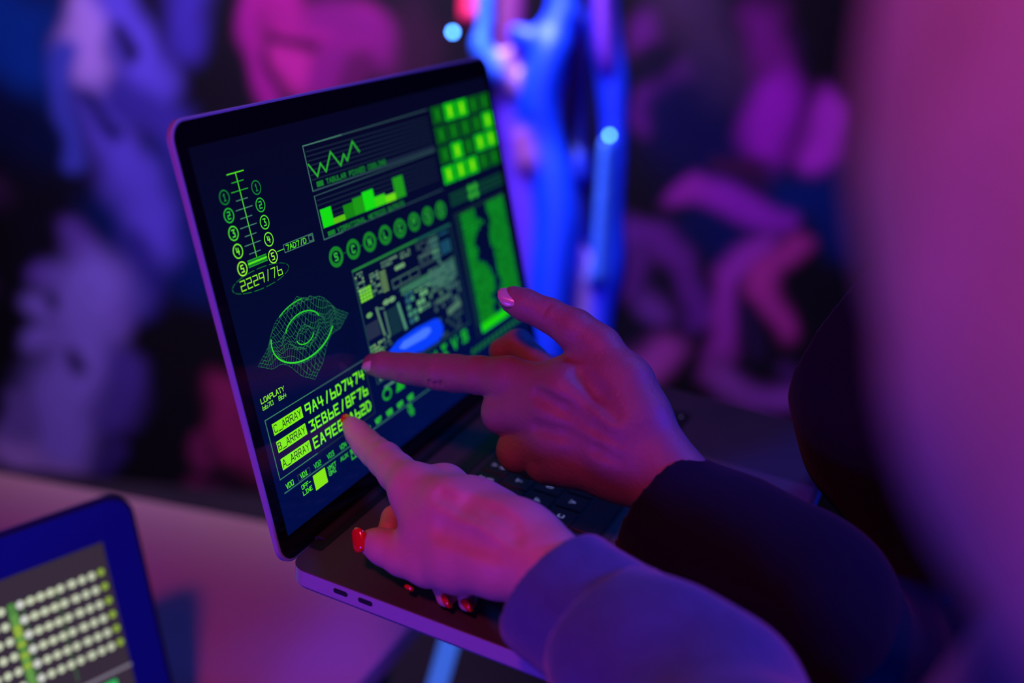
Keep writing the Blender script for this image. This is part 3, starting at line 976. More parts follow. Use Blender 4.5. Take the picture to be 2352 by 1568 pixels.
KH = 17.5
row(KY + 3 * KP, KH, -3.25 - 1, ["'|'", '/|1', 'A|2', 'H|3', 'S|4', 'Z|5', 'V|6', 'E|7', 'X|8', 'C|9', 'O|0', '-|-', '=|='], None, 'DEL')
row(KY + 2 * KP, KH, -2.75, list('QWERTYUIOP[]'), 'TAB', '/')
row(KY + 1 * KP, KH, -2.5, list("ASDFGHJKL;'"), 'CAPS', 'RETURN')
row(KY, KH, -2.0, list('ZXCVBNM,./'), 'SHIFT', 'SHIFT')
yb = KY - KP
for x0, x1, t in [(38.6, 55.2, 'FN'), (57.0, 74.0, 'CTRL'), (75.8, 92.8, 'ALT'), (94.6, 116.0, 'CMD'), (117.8, 211.0, ''), (212.8, 234.4, 'CMD'), (236.2, 253.2, 'ALT')]:
    key((x0 + x1) / 2, yb, x1 - x0, KH, t)
for x0, x1, yy, hh in [(255, 272.4, yb - 4.5, 8.4), (274.2, 291.6, yb + 4.5, 8.2), (274.2, 291.6, yb - 4.5, 8.4), (293.4, 310.8, yb - 4.5, 8.4)]:
    key((x0 + x1) / 2, yy, x1 - x0, hh, '-')
tb = slab('touch_bar', (0.0386, 0.2035, 0.2910, 0.2120), 0.0008, [(0.0007, 0.0002), (0.0001, 0)], M['key'], kbd, 3)
slab('trackpad', (0.0947, 0.0035, 0.2547, 0.0990), 0.0025, [(0.00010, 0.0001), (-0.0003, 0)],
     mat('trackpad_glass', (0.15, 0.14, 0.15), 0.35, 0.3), laptop, 5)

# ------------------------------------------------------------------ stand under the laptop
stand = empty('laptop_stand', (0.17, 0.12, FLOOR_Z))
tag(stand, 'black pedestal stand holding up the laptop with green readouts', 'stand')


def rel(o, root):
    o.location = Vector(o.location) - root.location
    return o


rel(slab('top_plate', (0.020, 0.055, 0.330, 0.222), 0.008, [(-0.0157, 0), (-0.0217, 0)], M['blackmetal'], stand, 5), stand)
rel(tube('post', [(0.175, 0.121, -0.0217), (0.175, 0.121, FLOOR_Z + 0.02)], [0.022, 0.022], M['blackmetal'], stand, 24), stand)
rel(tube('foot', [(0.175, 0.121, FLOOR_Z + 0.024), (0.175, 0.121, FLOOR_Z + 0.012), (0.175, 0.121, FLOOR_Z)], [0.08, 0.17, 0.18], M['blackmetal'], stand, 40), stand)

# ------------------------------------------------------------------ low table and the second laptop
TZ = -0.345
table = empty('low_table', (0.0, 0.7, FLOOR_Z))
tag(table, 'pale low table under magenta light, second laptop standing on it', 'table')
corn = [(-0.75, 0.345), (0.520, 0.3645), (0.300, 1.22), (-0.75, 1.22)]
Vt = [(x, y_, TZ) for x, y_ in corn] + [(x, y_, TZ - 0.03) for x, y_ in corn]
tt = mesh_obj('tabletop', Vt, [(0, 1, 2, 3), (7, 6, 5, 4), (4, 5, 1, 0), (5, 6, 2, 1), (6, 7, 3, 2), (7, 4, 0, 3)], M['table'], table)
bv = tt.modifiers.new('edge', 'BEVEL'); bv.width = 0.003; bv.segments = 3
rel(tt, table)
for x, y_ in ((-0.68, 0.42), (0.44, 0.43), (0.24, 1.14), (-0.68, 1.14)):
    rel(tube('leg', [(x, y_, TZ - 0.03), (x, y_, FLOOR_Z)], [0.018, 0.014], M['blackmetal'], table, 20), table)

P2 = np.array([0.151, 0.495, -0.113])
YAW2, LEAN2 = math.radians(-18), math.radians(20)
U2 = np.array([math.cos(YAW2), math.sin(YAW2), 0]); b2 = np.array([-math.sin(YAW2), math.cos(YAW2), 0])
V2 = b2 * math.sin(LEAN2) + np.array([0, 0, 1]) * math.cos(LEAN2)
N2 = np.cross(U2, V2)
if N2 @ (CAM_LOC - P2) < 0: N2 = -N2
W2, H2 = 0.345, 0.236
org2 = P2 - U2 * W2 - V2 * H2
lap2 = empty('laptop', (float(org2[0]), float(org2[1]), TZ))
tag(lap2, 'second laptop on the low table with wide blue bezel and rows of white symbols', 'laptop')
m2 = Matrix(((U2[0], V2[0], N2[0], org2[0]), (U2[1], V2[1], N2[1], org2[1]), (U2[2], V2[2], N2[2], org2[2]), (0, 0, 0, 1)))
inv = Matrix.Translation(-lap2.location)


def l2(o):
    o.matrix_local = inv @ m2
    return o


l2(slab('lid_shell', (0, 0, W2, H2), 0.020, [(0.0, 0.001), (-0.001, 0), (-0.006, 0), (-0.009, 0.003)], M['bezel_blue'], lap2, 10))
l2(slab('lid_gasket', (0.0008, 0.0008, W2 - 0.0008, H2 - 0.0008), 0.0192, [(0.0005, 0.0), (-0.0005, 0)], M['rubber'], lap2, 10))
l2(slab('bezel', (0.003, 0.003, W2 - 0.003, H2 - 0.003), 0.017, [(0.0012, 0.0006), (0.0006, 0)], M['bezel_blue'], lap2, 10))
B = Art()
wz, hz = W2 * 1000, H2 * 1000
x1_, y1_ = wz - 30.5, hz - 32.5
bg2 = lin((52, 42, 56))
B.rect(28, 22, x1_, y1_, bg2, 1.3)
WH = lin((196, 204, 176)); YG = lin((146, 176, 60)); GG = lin((76, 130, 62))
for r in range(6):
    yy = hz - 54.6 - r * 11.65
    sh = r * 0.45
    B.disc(wz - 36.9 + sh, yy, 2.6, 2.7, YG, 1.4, 14)
    for q in range(3): B.disc(wz - 44.4 - q * 7.6 + sh, yy - .3, 3.0, 3.1, WH, 1.4, 14)
    B.rect(wz - 64 + sh, yy - 2.6, wz - 58, yy + 2.4, lin((150, 152, 132)), 1.36)
    for q in range(5): B.disc(wz - 68.8 - q * 7.5 + sh, yy - .3, 3.0, 3.1, WH if q != 4 else lin((205, 208, 200)), 1.4, 14)
    for q in range(4): B.rect(wz - 74 - q * 7.5 + sh, yy - 2.4, wz - 71 - q * 7.5, yy + 1.4, lin((140, 140, 110)), 1.36)
    for q in range(8):
        B.disc(wz - 112.5 - q * 7.6 + sh, yy - .3, 3.0, 3.1, WH, 1.4, 14)
yq = hz - 54
while yq > hz - 128:
    B.disc(wz - 105 + (hz - 54 - yq) * .03, yq, 3.6, 2.6, rr.choice([GG, YG, lin((96, 150, 70))]), 1.36, 12)
    B.disc(wz - 97.5, yq, 1.6, 2.2, lin((60, 84, 58)), 1.35, 8); B.disc(wz - 72, yq, 1.2, 2.2, lin((60, 84, 58)), 1.35, 8)
    yq -= 4.2
B.line((wz - 110, hz - 133.5), (wz - 31, hz - 133.0), 2.2, lin((128, 120, 136)), 1.4)
B.rect(wz - 60, hz - 146, wz - 44, hz - 139, lin((40, 190, 96)), 1.4)
m_s2 = mat('second_display', (0.01, 0.01, 0.01), 0.3, vemit='glow', estr=1.0)
l2(B.build('display', m_s2, lap2))
yb2 = 0.0
mb = Matrix.Translation(Vector((float(org2[0]), float(org2[1]), TZ))) @ Matrix.Rotation(YAW2, 4, 'Z')
bs = slab('base', (0, -0.235, W2, -0.002), 0.018, [(0.018, 0.001), (0.017, 0), (0.004, 0), (0.0002, 0.006)], M['bezel_blue'], lap2, 8)
bs.matrix_local = inv @ mb
kb2 = slab('keyboard', (0.03, -0.115, W2 - 0.03, -0.02), 0.003, [(0.0190, 0.0004), (0.0180, 0)], M['key'], lap2, 3)
kb2.matrix_local = inv @ mb

# ------------------------------------------------------------------ hands and people
def nail(name, c, axis, normal, w, l, material, parent, curve=1.0, thick=0.0007):
    """curved fingernail plate; axis points to the fingertip"""
    c = np.array(c); ax = np.array(axis, float); ax /= np.linalg.norm(ax)
    nm = np.array(normal, float); nm -= ax * (nm @ ax); nm /= np.linalg.norm(nm)
    sd = np.cross(ax, nm)
    n = 14
    V_, F_ = [], []
    R = w * 0.56
    for layer in (0, 1):
        for i in range(n + 1):
            for j in range(n + 1):
                u = -1 + 2 * i / n; v = -1 + 2 * j / n
                uu = u * math.sqrt(1 - 0.47 * v * v); vv = v * math.sqrt(1 - 0.47 * u * u)
                x = uu * w / 2; y_ = vv * l / 2
                z_ = -(R - math.sqrt(max(R * R - x * x, 1e-9))) * curve - 0.10 * l * (vv * .5 + .5) ** 2 * curve
                edge = 1 - max(abs(u), abs(v)) ** 6
                z_ += (thick * edge if layer else -thick)
                V_.append(c + sd * x + ax * y_ + nm * z_)
    m_ = (n + 1) ** 2
    for i in range(n):
        for j in range(n):
            a_ = i * (n + 1) + j
            q = (a_, a_ + 1, a_ + n + 2, a_ + n + 1)
            F_.append(tuple(p + m_ for p in q)); F_.append(tuple(reversed(q)))
    ring = [i * (n + 1) for i in range(n)] + [n * (n + 1) + j for j in range(n)] + [i * (n + 1) + n for i in range(n, 0, -1)] + [j for j in range(n, 0, -1)]
    for a_, b_ in zip(ring, ring[1:] + ring[:1]):
        F_.append((a_, b_, b_ + m_, a_ + m_))
    o = mesh_obj(name, V_, F_, material, None, smooth=True)
    import bmesh
    bm = bmesh.new(); bm.from_mesh(o.data); bmesh.ops.recalc_face_normals(bm, faces=bm.faces); bm.to_mesh(o.data); bm.free()
    o.parent = parent
    return o


def surf_hit(F, T, px, py, d0=480, d1=700):
    for d in np.arange(d0, d1, 0.5):
        p = at(px, py, d)
        i = np.round((p - F.lo) / F.h).astype(int)
        if (i >= 0).all() and (i < F.n).all() and T[tuple(i)] < 0:
            return p
    return None


def hand_mesh(name, palm, fingers, grooves, h, material, parent, kpalm=0.010, kfing=0.006, valleys=()):
    lo, hi = bounds(palm + fingers, 0.012)
    F = Field(lo, hi, h)
    Pm = F.new()
    for ch in palm: F.chain(Pm, ch, kpalm)
    tot = Pm.copy()
    for ch in fingers:
        Fi = F.new(); F.chain(Fi, ch, 0.0022)
        tot = np.minimum(tot, smin(Pm, Fi, kfing))
    for (a_, b_, r_, k_) in grooves:
        F.cone(tot, a_, b_, r_, r_, k_, sub=True)
    for (path, r_, dep) in valleys:          # shallow valleys between the tendons
        c = [surf_hit(F, tot, *p) for p in path]
        c = [p + (CAM_LOC - p) / np.linalg.norm(CAM_LOC - p) * (r_ - dep) for p in c if p is not None]
        for p, q in zip(c[:-1], c[1:]):
            F.cone(tot, p, q, r_, r_, .0030, sub=True)
    V_, Q_ = F.mesh(tot)
    return field_obj(name, V_, Q_, material, parent)


TOCAM = AX[2]; UPI = AX[1]; RTI = AX[0]
# --- person in the dark jacket: right hand with bare nails, index finger stretched to the screen
dark = empty('person', tuple(at(2200, 1000, 900) * [1, 1, 0] + [0, 0, FLOOR_Z]))
tag(dark, 'person in dark jacket beyond the laptop, bare-nailed upper hand pointing at the screen', 'person')
pal2 = [
    [J(1168, 868, 606, 46), J(1300, 905, 586, 66), J(1420, 985, 574, 76), J(1500, 1060, 567, 62)],
    [J(1178, 930, 610, 50), J(1290, 985, 590, 62), J(1420, 1040, 576, 72), J(1490, 1095, 569, 60)],
    [J(1225, 1000, 612, 48), J(1310, 1040, 594, 68), J(1410, 1085, 584, 58), J(1478, 1118, 574, 52)],
    [J(1375, 800, 588, 44), J(1440, 880, 578, 56), J(1478, 960, 572, 58), J(1530, 1050, 567, 52)],
    [J(1300, 850, 598, 32), J(1400, 880, 584, 60), J(1440, 960, 578, 70)],
    [J(1500, 1070, 568, 66), J(1560, 1130, 562, 74), J(1640, 1200, 550, 80), J(1900, 1400, 545, 80), J(2060, 1510, 628, 100)],
    [J(1530, 1045, 566, 46), J(1590, 1120, 562, 54)],
]
fin2 = [
    # index
    [J(858, 837, 649, 26), J(880, 838, 646, 31), J(935, 846, 640, 36), J(965, 849, 636, 37), J(1010, 854, 629, 42), J(1045, 857, 625, 43), J(1100, 861, 616, 44), J(1165, 868, 606, 47)],
    # thumb
    [J(1180, 689, 602, 33), J(1205, 700, 601, 37), J(1262, 724, 598, 39), J(1320, 757, 593, 48), J(1378, 797, 588, 50)],
    # middle, ring, little: curled under the palm
    [J(1270, 930, 590, 62), J(1160, 946, 612, 54), J(1195, 980, 646, 38), J(1250, 950, 652, 32), J(1290, 930, 645, 28)],
    [J(1310, 1000, 588, 66), J(1194, 1034, 610, 53), J(1220, 1062, 632, 38), J(1270, 1020, 652, 30)],
    [J(1350, 1050, 586, 66), J(1258, 1060, 600, 52), J(1280, 1085, 622, 32), J(1310, 1060, 630, 28)],
    # bent middle finger end seen in the gap under the thumb
    [J(1152, 806, 650, 30), J(1190, 792, 648, 36), J(1225, 822, 638, 30), J(1290, 880, 622, 34)],
]
gr2 = []
for (x, y_, d, r, ex, ey) in [(985, 852, 632, 41, 6, 14), (996, 853, 631, 41, 8, 14), (974, 851, 633, 40, 3, 12), (1007, 853, 629, 42, 9, 12), (922, 845, 641, 36, 4, 12)]:
    R_ = rmm(r, d)
    c0 = at(x, y_, d)
    gr2.append((c0 + TOCAM * R_ * 1.01 + (-UPI * ey + RTI * ex) * 0.0003, c0 + TOCAM * R_ * .9 - UPI * R_ * .75 + RTI * ex * 0.0003, 0.0007, 0.0016))
for (x, y_) in [(1238, 712), (1252, 718)]:
    R_ = rmm(39, 598)
    c0 = at(x, y_, 598)
    gr2.append((c0 + TOCAM * R_ * 1.0 - UPI * 0.002 - RTI * .002, c0 + TOCAM * R_ * .8 + UPI * R_ * .6 + RTI * .003, 0.0007, 0.0016))
val2 = [([(1225, 905), (1290, 940), (1360, 985), (1420, 1020)], .0050, .0009), ([(1225, 985), (1290, 1000), (1360, 1035), (1415, 1060)], .0045, .0009), ([(1330, 850), (1370, 900), (1410, 950)], .006, .0007)]
hand2 = hand_mesh('right_hand', pal2, fin2, gr2, 0.0013, M['skin_tan'], None, valleys=val2)
hand2.parent = dark; hand2.matrix_parent_inverse = Matrix.Translation(-dark.location)


def adopt(o, root_loc=None, parent=None):
    o.parent = parent
    o.matrix_parent_inverse = Matrix.Translation(-root_loc)
    return o


def subnail(*a_, **k_):
    o = nail(*a_, **k_)
    return o


def axis_of(ch, i0=1, i1=0):
    return ch[i0 - 0][0] * 0 + (ch[i1][0] - ch[i0][0])


n1 = nail('fingernail', at(857, 850, 648) + TOCAM * rmm(18, 648) - UPI * rmm(2, 648), at(826, 838, 650) - at(935, 848, 645), TOCAM * .55 - UPI * .85, rmm(40, 648), rmm(52, 648), M['bare_nail'], hand2)
n2 = nail('fingernail', at(1176, 676, 602) + TOCAM * rmm(22, 620) + UPI * rmm(2, 620), at(1150, 676, 602) - at(1255, 722, 598), TOCAM * .62 + UPI * .80, rmm(54, 620), rmm(62, 620), M['bare_nail'], hand2)


def clothing(name, chains, h, material, parent_root, k=0.02, cuts=(), bores=(), wr=None, flat=None):
    lo, hi = bounds(chains, 0.02)
    F = Field(lo, hi, h)
    A_ = F.new()
    for ch in chains: F.chain(A_, ch, k, flat)
    if wr:
        X, Y, Z = F.grid((slice(None),) * 3)
        for (dvec, fr, ph, amp, d2, f2) in wr:
            dv = np.array(dvec, float); dv /= np.linalg.norm(dv)
            e2 = np.array(d2, float); e2 /= np.linalg.norm(e2)
            A_ = A_ + amp * np.sin(fr * (X * dv[0] + Y * dv[1] + Z * dv[2]) + ph + 1.6 * np.sin(f2 * (X * e2[0] + Y * e2[1] + Z * e2[2]) + ph))
        A_ = A_.astype(np.float32)
    for (p_, n_) in cuts: A_ = F.cut(A_, p_, n_)
    for (a_, b_, ra, rb) in bores: F.cone(A_, a_, b_, ra, rb, 0.002, sub=True)
    V_, Q_ = F.mesh(A_)
    o = field_obj(name, V_, Q_, material, None)
    return o


# dark sleeve: cuff plane faces the hand
c_ax = at(1545, 1150, 566) - at(1760, 1330, 556); c_ax /= np.linalg.norm(c_ax)
c_ax = c_ax - TOCAM * 0.38; c_ax /= np.linalg.norm(c_ax)
jk = clothing('jacket', [
    [J(1480, 1100, 570, 118), J(1545, 1172, 566, 122), J(1640, 1255, 550, 150), J(1700, 1300, 535, 152), J(1760, 1345, 521, 132), J(1810, 1370, 518, 156), J(1870, 1395, 526, 162), J(1915, 1445, 550, 134), J(1985, 1480, 594, 158), J(2065, 1530, 640, 165), J(2150, 1520, 700, 180)],
    [J(2140, 1530, 690, 180), J(2250, 1250, 760, 185), J(2330, 800, 860, 220), J(2420, 420, 930, 230)],
    [(at(2330, 1400, 1060), 0.13), (at(2260, 900, 1040), 0.125), (at(2240, 500, 1020), 0.135), (at(2350, 120, 1000), 0.12)],
    [(at(2500, 1500, 1180), 0.14), (at(2560, 900, 1180), 0.14), (at(2600, 300, 1140), 0.13)],
    [(at(2330, 1350, 700), 0.050), (at(2160, 1180, 590), 0.036), (at(2040, 1000, 590), 0.041), (at(2022, 850, 612), 0.048), (at(2010, 640, 640), 0.052), (at(2120, 250, 700), 0.060), (at(2250, -50, 800), 0.08)],
    [(at(2050, 760, 640), 0.05), (at(2200, 620, 820), 0.08), (at(2250, 600, 1000), 0.11)],
    [(at(2150, 300, 720), 0.06), (at(2250, 250, 900), 0.09)],
], 0.0034, M['dark_cotton'], dark, k=0.022,
    cuts=[(at(1528, 1130, 568), c_ax)],
    bores=[(at(1480, 1100, 570), at(1680, 1275, 558), rmm(96, 586), rmm(92, 574))],
    wr=[((1, -.4, .2), 95, .3, .0012, (0, 1, 1), 30), ((.2, 1, -.6), 60, 1.3, .0016, (1, 0, .5), 22)])
adopt(jk, dark.location, dark); jk['label'] = 'dark cotton jacket with turned sleeve'
# front seam of the jacket
fp = at(2240, 1200, 1000)
legs = clothing('trousers', [
    [(np.array([fp[0], fp[1], -0.22]) + [.02, -.05, 0], 0.14), (np.array([fp[0] + .02, fp[1] + .07, -0.60]), 0.085), (np.array([fp[0] + .02, fp[1] + .09, FLOOR_Z + .055]), 0.05)],
    [(np.array([fp[0], fp[1], -0.22]) + [.06, -.12, 0], 0.14), (np.array([fp[0] + .08, fp[1] - .16, -0.60]), 0.085), (np.array([fp[0] + .08, fp[1] - .17, FLOOR_Z + .055]), 0.05)],
], 0.008, M['trouser'], dark, k=0.03)
adopt(legs, dark.location, dark)
for dx_, dy_ in ((.02, .09), (.08, -.17)):
    sh = clothing('shoe', [[(np.array([fp[0] + dx_ + .03, fp[1] + dy_, FLOOR_Z + .045]), 0.043), (np.array([fp[0] + dx_ - .14, fp[1] + dy_ + .02, FLOOR_Z + .038]), 0.036)]], 0.006, M['rubber'], dark)
    adopt(sh, dark.location, dark)

# --- person in the grey sweatshirt: right hand with red nails
grey = empty('person', (-0.42, -0.30, FLOOR_Z))
tag(grey, 'person close to the lens in a grey sweatshirt, lower red-nailed hand pointing at the screen', 'person')
pal1 = [
    [J(948, 1118, 572, 50), J(1040, 1170, 548, 66), J(1150, 1240, 528, 84), J(1250, 1300, 514, 80)],
    [J(1010, 1112, 578, 42), J(1100, 1165, 556, 56), J(1200, 1230, 530, 66), J(1270, 1280, 516, 62)],
    [J(1085, 1150, 578, 42), J(1160, 1200, 556, 52), J(1240, 1255, 530, 58)],
    [J(985, 1225, 556, 60), J(1060, 1275, 540, 76), J(1150, 1295, 524, 70), J(1250, 1310, 512, 62)],
    [J(960, 1160, 568, 52), J(1000, 1220, 556, 62)],
    [J(1245, 1300, 514, 72), J(1330, 1380, 500, 84), J(1480, 1520, 470, 100), (np.array([-0.11, -0.02, 0.035]), .036), (np.array([-0.155, -0.075, 0.03]), .040)],
]
fin1 = [
    [J(808, 978, 630.5, 23), J(822, 995, 628, 29), J(842, 1020, 622, 34), J(862, 1038, 614, 36), J(885, 1056, 604, 41), J(912, 1085, 590, 45), J(948, 1118, 572, 52)],
    # thumb
    [J(850, 1244, 567, 27), J(864, 1248, 566, 36), J(882, 1256, 564, 42), J(925, 1278, 558, 45), J(985, 1292, 550, 56), J(1050, 1292, 542, 64)],
    # middle finger: knuckle up, segment curled down to the thumb tip
    [J(1028, 1108, 580, 42), J(1000, 1120, 596, 40), J(960, 1170, 600, 34), J(905, 1190, 592, 29), J(893, 1215, 582, 26)],
    # ring and little finger curled under, tips showing below the palm
    [J(1090, 1150, 580, 42), J(1060, 1180, 596, 38), J(1030, 1270, 585, 32), J(1020, 1345, 560, 26), J(1025, 1370, 552, 24)],
    [J(1150, 1190, 570, 40), J(1120, 1230, 590, 34), J(1090, 1310, 575, 28), J(1076, 1355, 556, 24), J(1074, 1382, 549, 22)],
]
gr1 = []
for (x, y_) in [(868, 1042), (878, 1050)]:
    c0 = at(x, y_, 610); R_ = rmm(37, 610)
    gr1.append((c0 + TOCAM * R_ * .98 + (UPI + RTI) * .002, c0 + TOCAM * R_ * .6 + (UPI + RTI) * R_ * .5, .0004, .0010))
val1 = [([(1005, 1130), (1060, 1155), (1120, 1190), (1180, 1225)], .0050, .0009), ([(1070, 1140), (1120, 1160), (1180, 1195)], .0040, .0007), ([(1000, 1215), (1060, 1235), (1130, 1265)], .007, .0008)]
hand1 = hand_mesh('right_hand', pal1, fin1, gr1, 0.0012, M['skin_warm'], None, valleys=val1)
adopt(hand1, grey.location, grey)
nn = [
    nail('fingernail', at(806, 962, 634) + UPI * rmm(4, 634), at(796, 955, 638) - at(850, 1018, 622), UPI * .9 + RTI * .45 + TOCAM * .05, rmm(44, 634), rmm(50, 634), M['red_polish'], hand1),
    nail('fingernail', at(818, 1240, 562), at(826, 1268, 562) - at(822, 1212, 566), -RTI * .70 + UPI * .10 + TOCAM * .70, rmm(46, 566), rmm(58, 566), M['red_polish'], hand1, curve=0.75, thick=0.0012),
    nail('fingernail', at(1019, 1383, 548), at(1030, 1402, 548) - at(1008, 1365, 556), -UPI * .75 + TOCAM * .6 - RTI * .2, rmm(34, 550), rmm(42, 550), M['red_polish'], hand1),
    nail('fingernail', at(1068, 1394, 545), at(1082, 1410, 545) - at(1055, 1378, 552), -UPI * .75 + TOCAM * .6 - RTI * .2, rmm(32, 548), rmm(38, 548), M['red_polish'], hand1),
    nail('fingernail', at(938, 1352, 556), at(948, 1358, 556) - at(930, 1345, 558), -UPI * .9 + TOCAM * .3, rmm(16, 556), rmm(24, 556), M['red_polish'], hand1),
]
g_ax = at(1270, 1350, 505) - at(1480, 1560, 470); g_ax /= np.linalg.norm(g_ax)
SH = at(3150, 1400, 215)
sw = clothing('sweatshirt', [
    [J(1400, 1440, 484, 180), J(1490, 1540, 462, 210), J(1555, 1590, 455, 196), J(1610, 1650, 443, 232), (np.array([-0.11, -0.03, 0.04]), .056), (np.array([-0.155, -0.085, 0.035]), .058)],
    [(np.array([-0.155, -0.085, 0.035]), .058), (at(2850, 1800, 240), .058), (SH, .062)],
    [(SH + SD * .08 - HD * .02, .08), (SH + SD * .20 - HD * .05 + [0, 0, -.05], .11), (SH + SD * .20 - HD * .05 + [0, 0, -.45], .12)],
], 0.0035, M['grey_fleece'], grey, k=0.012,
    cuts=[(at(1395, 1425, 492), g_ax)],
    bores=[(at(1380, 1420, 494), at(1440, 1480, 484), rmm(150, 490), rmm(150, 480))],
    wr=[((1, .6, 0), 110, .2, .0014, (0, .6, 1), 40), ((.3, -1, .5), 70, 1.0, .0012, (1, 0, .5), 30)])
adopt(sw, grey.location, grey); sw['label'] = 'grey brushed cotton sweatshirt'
cuff = clothing('cuff', [
    [J(1240, 1330, 515, 150), J(1290, 1370, 505, 155), J(1400, 1450, 490, 165), J(1470, 1520, 478, 178)],
], 0.0016, M['grey_fleece'], grey, k=0.01,
    cuts=[(at(1268, 1350, 508), g_ax), (at(1452, 1498, 480), -g_ax)],
    bores=[(at(1200, 1290, 522), at(1520, 1560, 470), rmm(142, 515), rmm(160, 475))],
    wr=[((1, .6, 0), 60, .2, .0008, (0, .6, 1), 40)])
cuff.parent = sw; cuff.matrix_parent_inverse = Matrix.Translation(-grey.location) if False else Matrix.Identity(4)

hair = clothing('hair', [
    [(at(3120, -900, 165), .070), (at(3135, -300, 152), .060), (at(3115, 300, 150), .059), (at(3145, 650, 150), .058), (at(3220, 950, 152), .057), (at(3390, 1250, 155), .055), (at(3560, 1650, 165), .048)],
], 0.0035, M['hair'], grey, k=0.02, wr=[((1, 1, 0), 220, .2, .0012, (0, 0, 1), 20)])
adopt(hair, grey.location, grey)

# ------------------------------------------------------------------ glossy drape and lamps behind
def dr(px, py, r, d=1700): return (at(px, py, d), rmm(r, d))


DRAPE = [  # strand colours carry the coloured light falling on clear plastic
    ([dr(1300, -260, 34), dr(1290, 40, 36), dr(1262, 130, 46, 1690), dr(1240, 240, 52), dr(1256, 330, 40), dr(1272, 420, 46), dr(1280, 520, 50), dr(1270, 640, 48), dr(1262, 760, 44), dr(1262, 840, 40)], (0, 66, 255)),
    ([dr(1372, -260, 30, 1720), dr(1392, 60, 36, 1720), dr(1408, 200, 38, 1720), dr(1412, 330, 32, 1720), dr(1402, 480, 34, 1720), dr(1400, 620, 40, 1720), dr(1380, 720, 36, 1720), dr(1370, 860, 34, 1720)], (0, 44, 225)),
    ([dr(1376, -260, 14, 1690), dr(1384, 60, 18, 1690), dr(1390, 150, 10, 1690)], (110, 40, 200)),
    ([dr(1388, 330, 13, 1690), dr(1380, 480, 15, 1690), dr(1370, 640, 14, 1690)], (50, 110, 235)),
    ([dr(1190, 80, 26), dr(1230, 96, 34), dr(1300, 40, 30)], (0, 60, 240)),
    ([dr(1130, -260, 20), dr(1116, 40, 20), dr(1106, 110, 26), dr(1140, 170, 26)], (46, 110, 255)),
    ([dr(1090, -260, 26, 1730), dr(1080, 40, 28, 1730)], (235, 30, 90)),  # red light painted as the strand's colour
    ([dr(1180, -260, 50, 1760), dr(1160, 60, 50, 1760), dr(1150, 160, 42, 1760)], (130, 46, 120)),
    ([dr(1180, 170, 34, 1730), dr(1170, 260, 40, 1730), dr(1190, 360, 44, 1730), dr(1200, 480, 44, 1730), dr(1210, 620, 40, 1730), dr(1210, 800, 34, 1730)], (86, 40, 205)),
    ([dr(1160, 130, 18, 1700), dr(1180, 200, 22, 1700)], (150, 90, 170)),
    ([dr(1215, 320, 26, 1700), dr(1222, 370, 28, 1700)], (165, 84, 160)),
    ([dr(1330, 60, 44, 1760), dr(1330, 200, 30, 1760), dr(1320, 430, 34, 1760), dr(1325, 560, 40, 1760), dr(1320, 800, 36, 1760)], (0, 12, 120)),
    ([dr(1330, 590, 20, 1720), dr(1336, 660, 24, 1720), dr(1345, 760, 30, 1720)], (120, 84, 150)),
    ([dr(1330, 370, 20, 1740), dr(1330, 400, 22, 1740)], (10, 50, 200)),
]
def smooth_chain(ch, n=6):
    out = []
    P = [ch[0]] + list(ch) + [ch[-1]]
    for a0, a1, a2, a3 in zip(P[:-3], P[1:-2], P[2:-1], P[3:]):
        for q in range(n):
            t = q / n
            f = lambda c0, c1, c2, c3: 0.5 * (2 * c1 + (c2 - c0) * t + (2 * c0 - 5 * c1 + 4 * c2 - c3) * t * t + (3 * c1 - c0 - 3 * c2 + c3) * t ** 3)
            out.append((f(a0[0], a1[0], a2[0], a3[0]), max(0.004, f(a0[1], a1[1], a2[1], a3[1]))))
    return out + [ch[-1]]


chs = [smooth_chain(c) for c, _ in DRAPE]
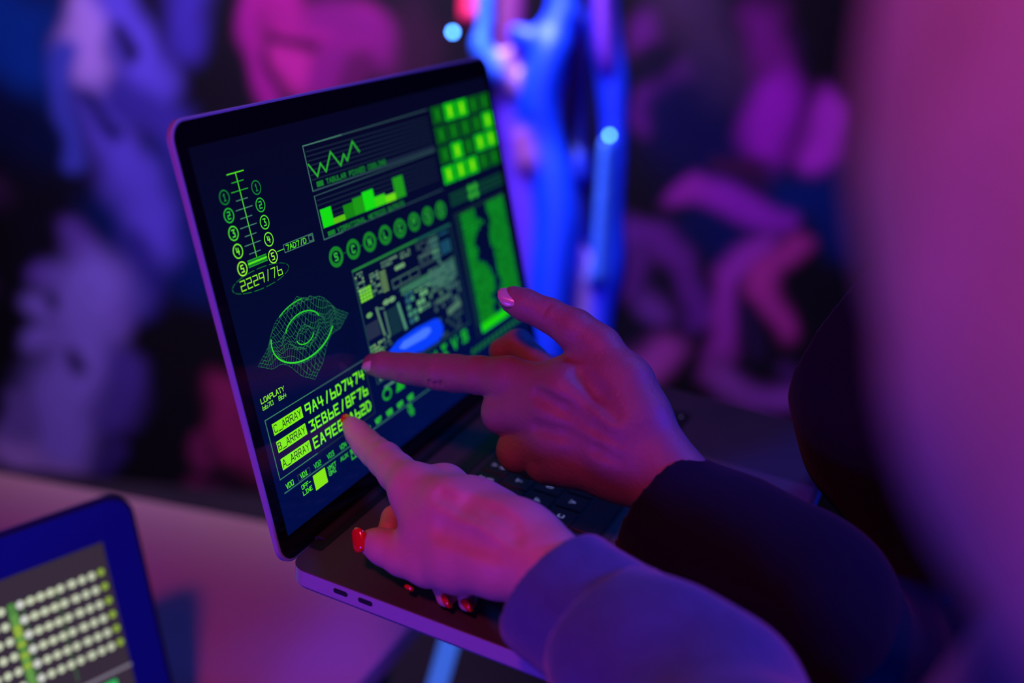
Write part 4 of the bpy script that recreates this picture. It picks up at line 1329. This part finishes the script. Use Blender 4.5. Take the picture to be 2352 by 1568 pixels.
# hem folds reach the floor
foot_pts = []
lo, hi = bounds(chs, 0.03)
Fd = Field(lo, hi, 0.007)
A_ = Fd.new(); 
for ch in chs:
    O_ = Fd.new(); Fd.chain(O_, ch, 0.0005)
    A_ = smin(A_, O_, 0.018)
Vd, Qd = Fd.mesh(A_)
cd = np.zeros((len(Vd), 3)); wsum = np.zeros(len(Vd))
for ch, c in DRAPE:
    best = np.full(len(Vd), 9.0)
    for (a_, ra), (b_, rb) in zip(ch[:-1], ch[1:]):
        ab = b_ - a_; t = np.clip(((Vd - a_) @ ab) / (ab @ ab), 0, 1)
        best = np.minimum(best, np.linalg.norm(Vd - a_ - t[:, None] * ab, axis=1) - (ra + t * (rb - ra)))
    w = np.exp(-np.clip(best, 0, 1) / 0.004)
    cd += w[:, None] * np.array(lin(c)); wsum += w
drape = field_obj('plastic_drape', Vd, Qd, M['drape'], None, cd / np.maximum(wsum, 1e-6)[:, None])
tag(drape, 'glossy plastic drape with blue and violet light painted in, hanging in folds behind the laptop', 'drape')


def bulb(px, py, d, r, label):
    c = at(px, py, d)
    root = empty('led_bulb', tuple(c))
    tag(root, label, 'lamp', 'small blue lamps on the plastic drape')
    V_, F_ = [], []
    for i in range(9):
        for j in range(16):
            th = math.pi * i / 8; ph = 2 * math.pi * j / 16
            V_.append((r * math.sin(th) * math.cos(ph), r * math.sin(th) * math.sin(ph), r * 1.3 * math.cos(th)))
    for i in range(8):
        for j in range(16):
            F_.append((i * 16 + j, i * 16 + 16 + j, i * 16 + 16 + (j + 1) % 16, i * 16 + (j + 1) % 16))
    mesh_obj('lens', V_, F_, M['bulb'], root, smooth=True)
    tube('socket', [(0, 0, r * .9), (0, 0, r * 3)], [r * .7, r * .6], M['rubber'], root, 10)


bulb(1040, 73, 1660, 0.0036, 'small round blue lamp by the upper right screen corner')
bulb(1400, 310, 1640, 0.0030, 'small blue lamp halfway up the right fold of the drape')

# leaning blue light tube in the dark below the laptop's front corner
p_top = at(1064, 1365, 1150); p_bot = at(985, 1640, 1240)
dv = p_bot - p_top
p_floor = p_top + dv * ((FLOOR_Z + 0.02 - p_top[2]) / dv[2])
tube_lamp = empty('light_tube', (float(p_floor[0]), float(p_floor[1]), FLOOR_Z))
tag(tube_lamp, 'leaning blue glowing light tube in the dark below the laptop edge', 'lamp')
sl = tube_lamp.location
tm = mat('blue_light_tube', (0.2, 0.3, 0.6), 0.3, emit=lin((58, 104, 225)), estr=0.9)
pt, pf = Vector(p_top) - sl, Vector(p_floor) - sl
tube('glowing_tube', [pt, pt.lerp(pf, .5), pf], [0.011, 0.011, 0.011], tm, tube_lamp, 24)
up = (pt - pf).normalized()
tube('end_cap', [pt, pt + up * 0.03], [0.0125, 0.0125], M['rubber'], tube_lamp, 24)
tube('foot', [pf + Vector((0, 0, 0.012)), pf + Vector((0, 0, -0.019))], [0.06, 0.075], M['rubber'], tube_lamp, 36)
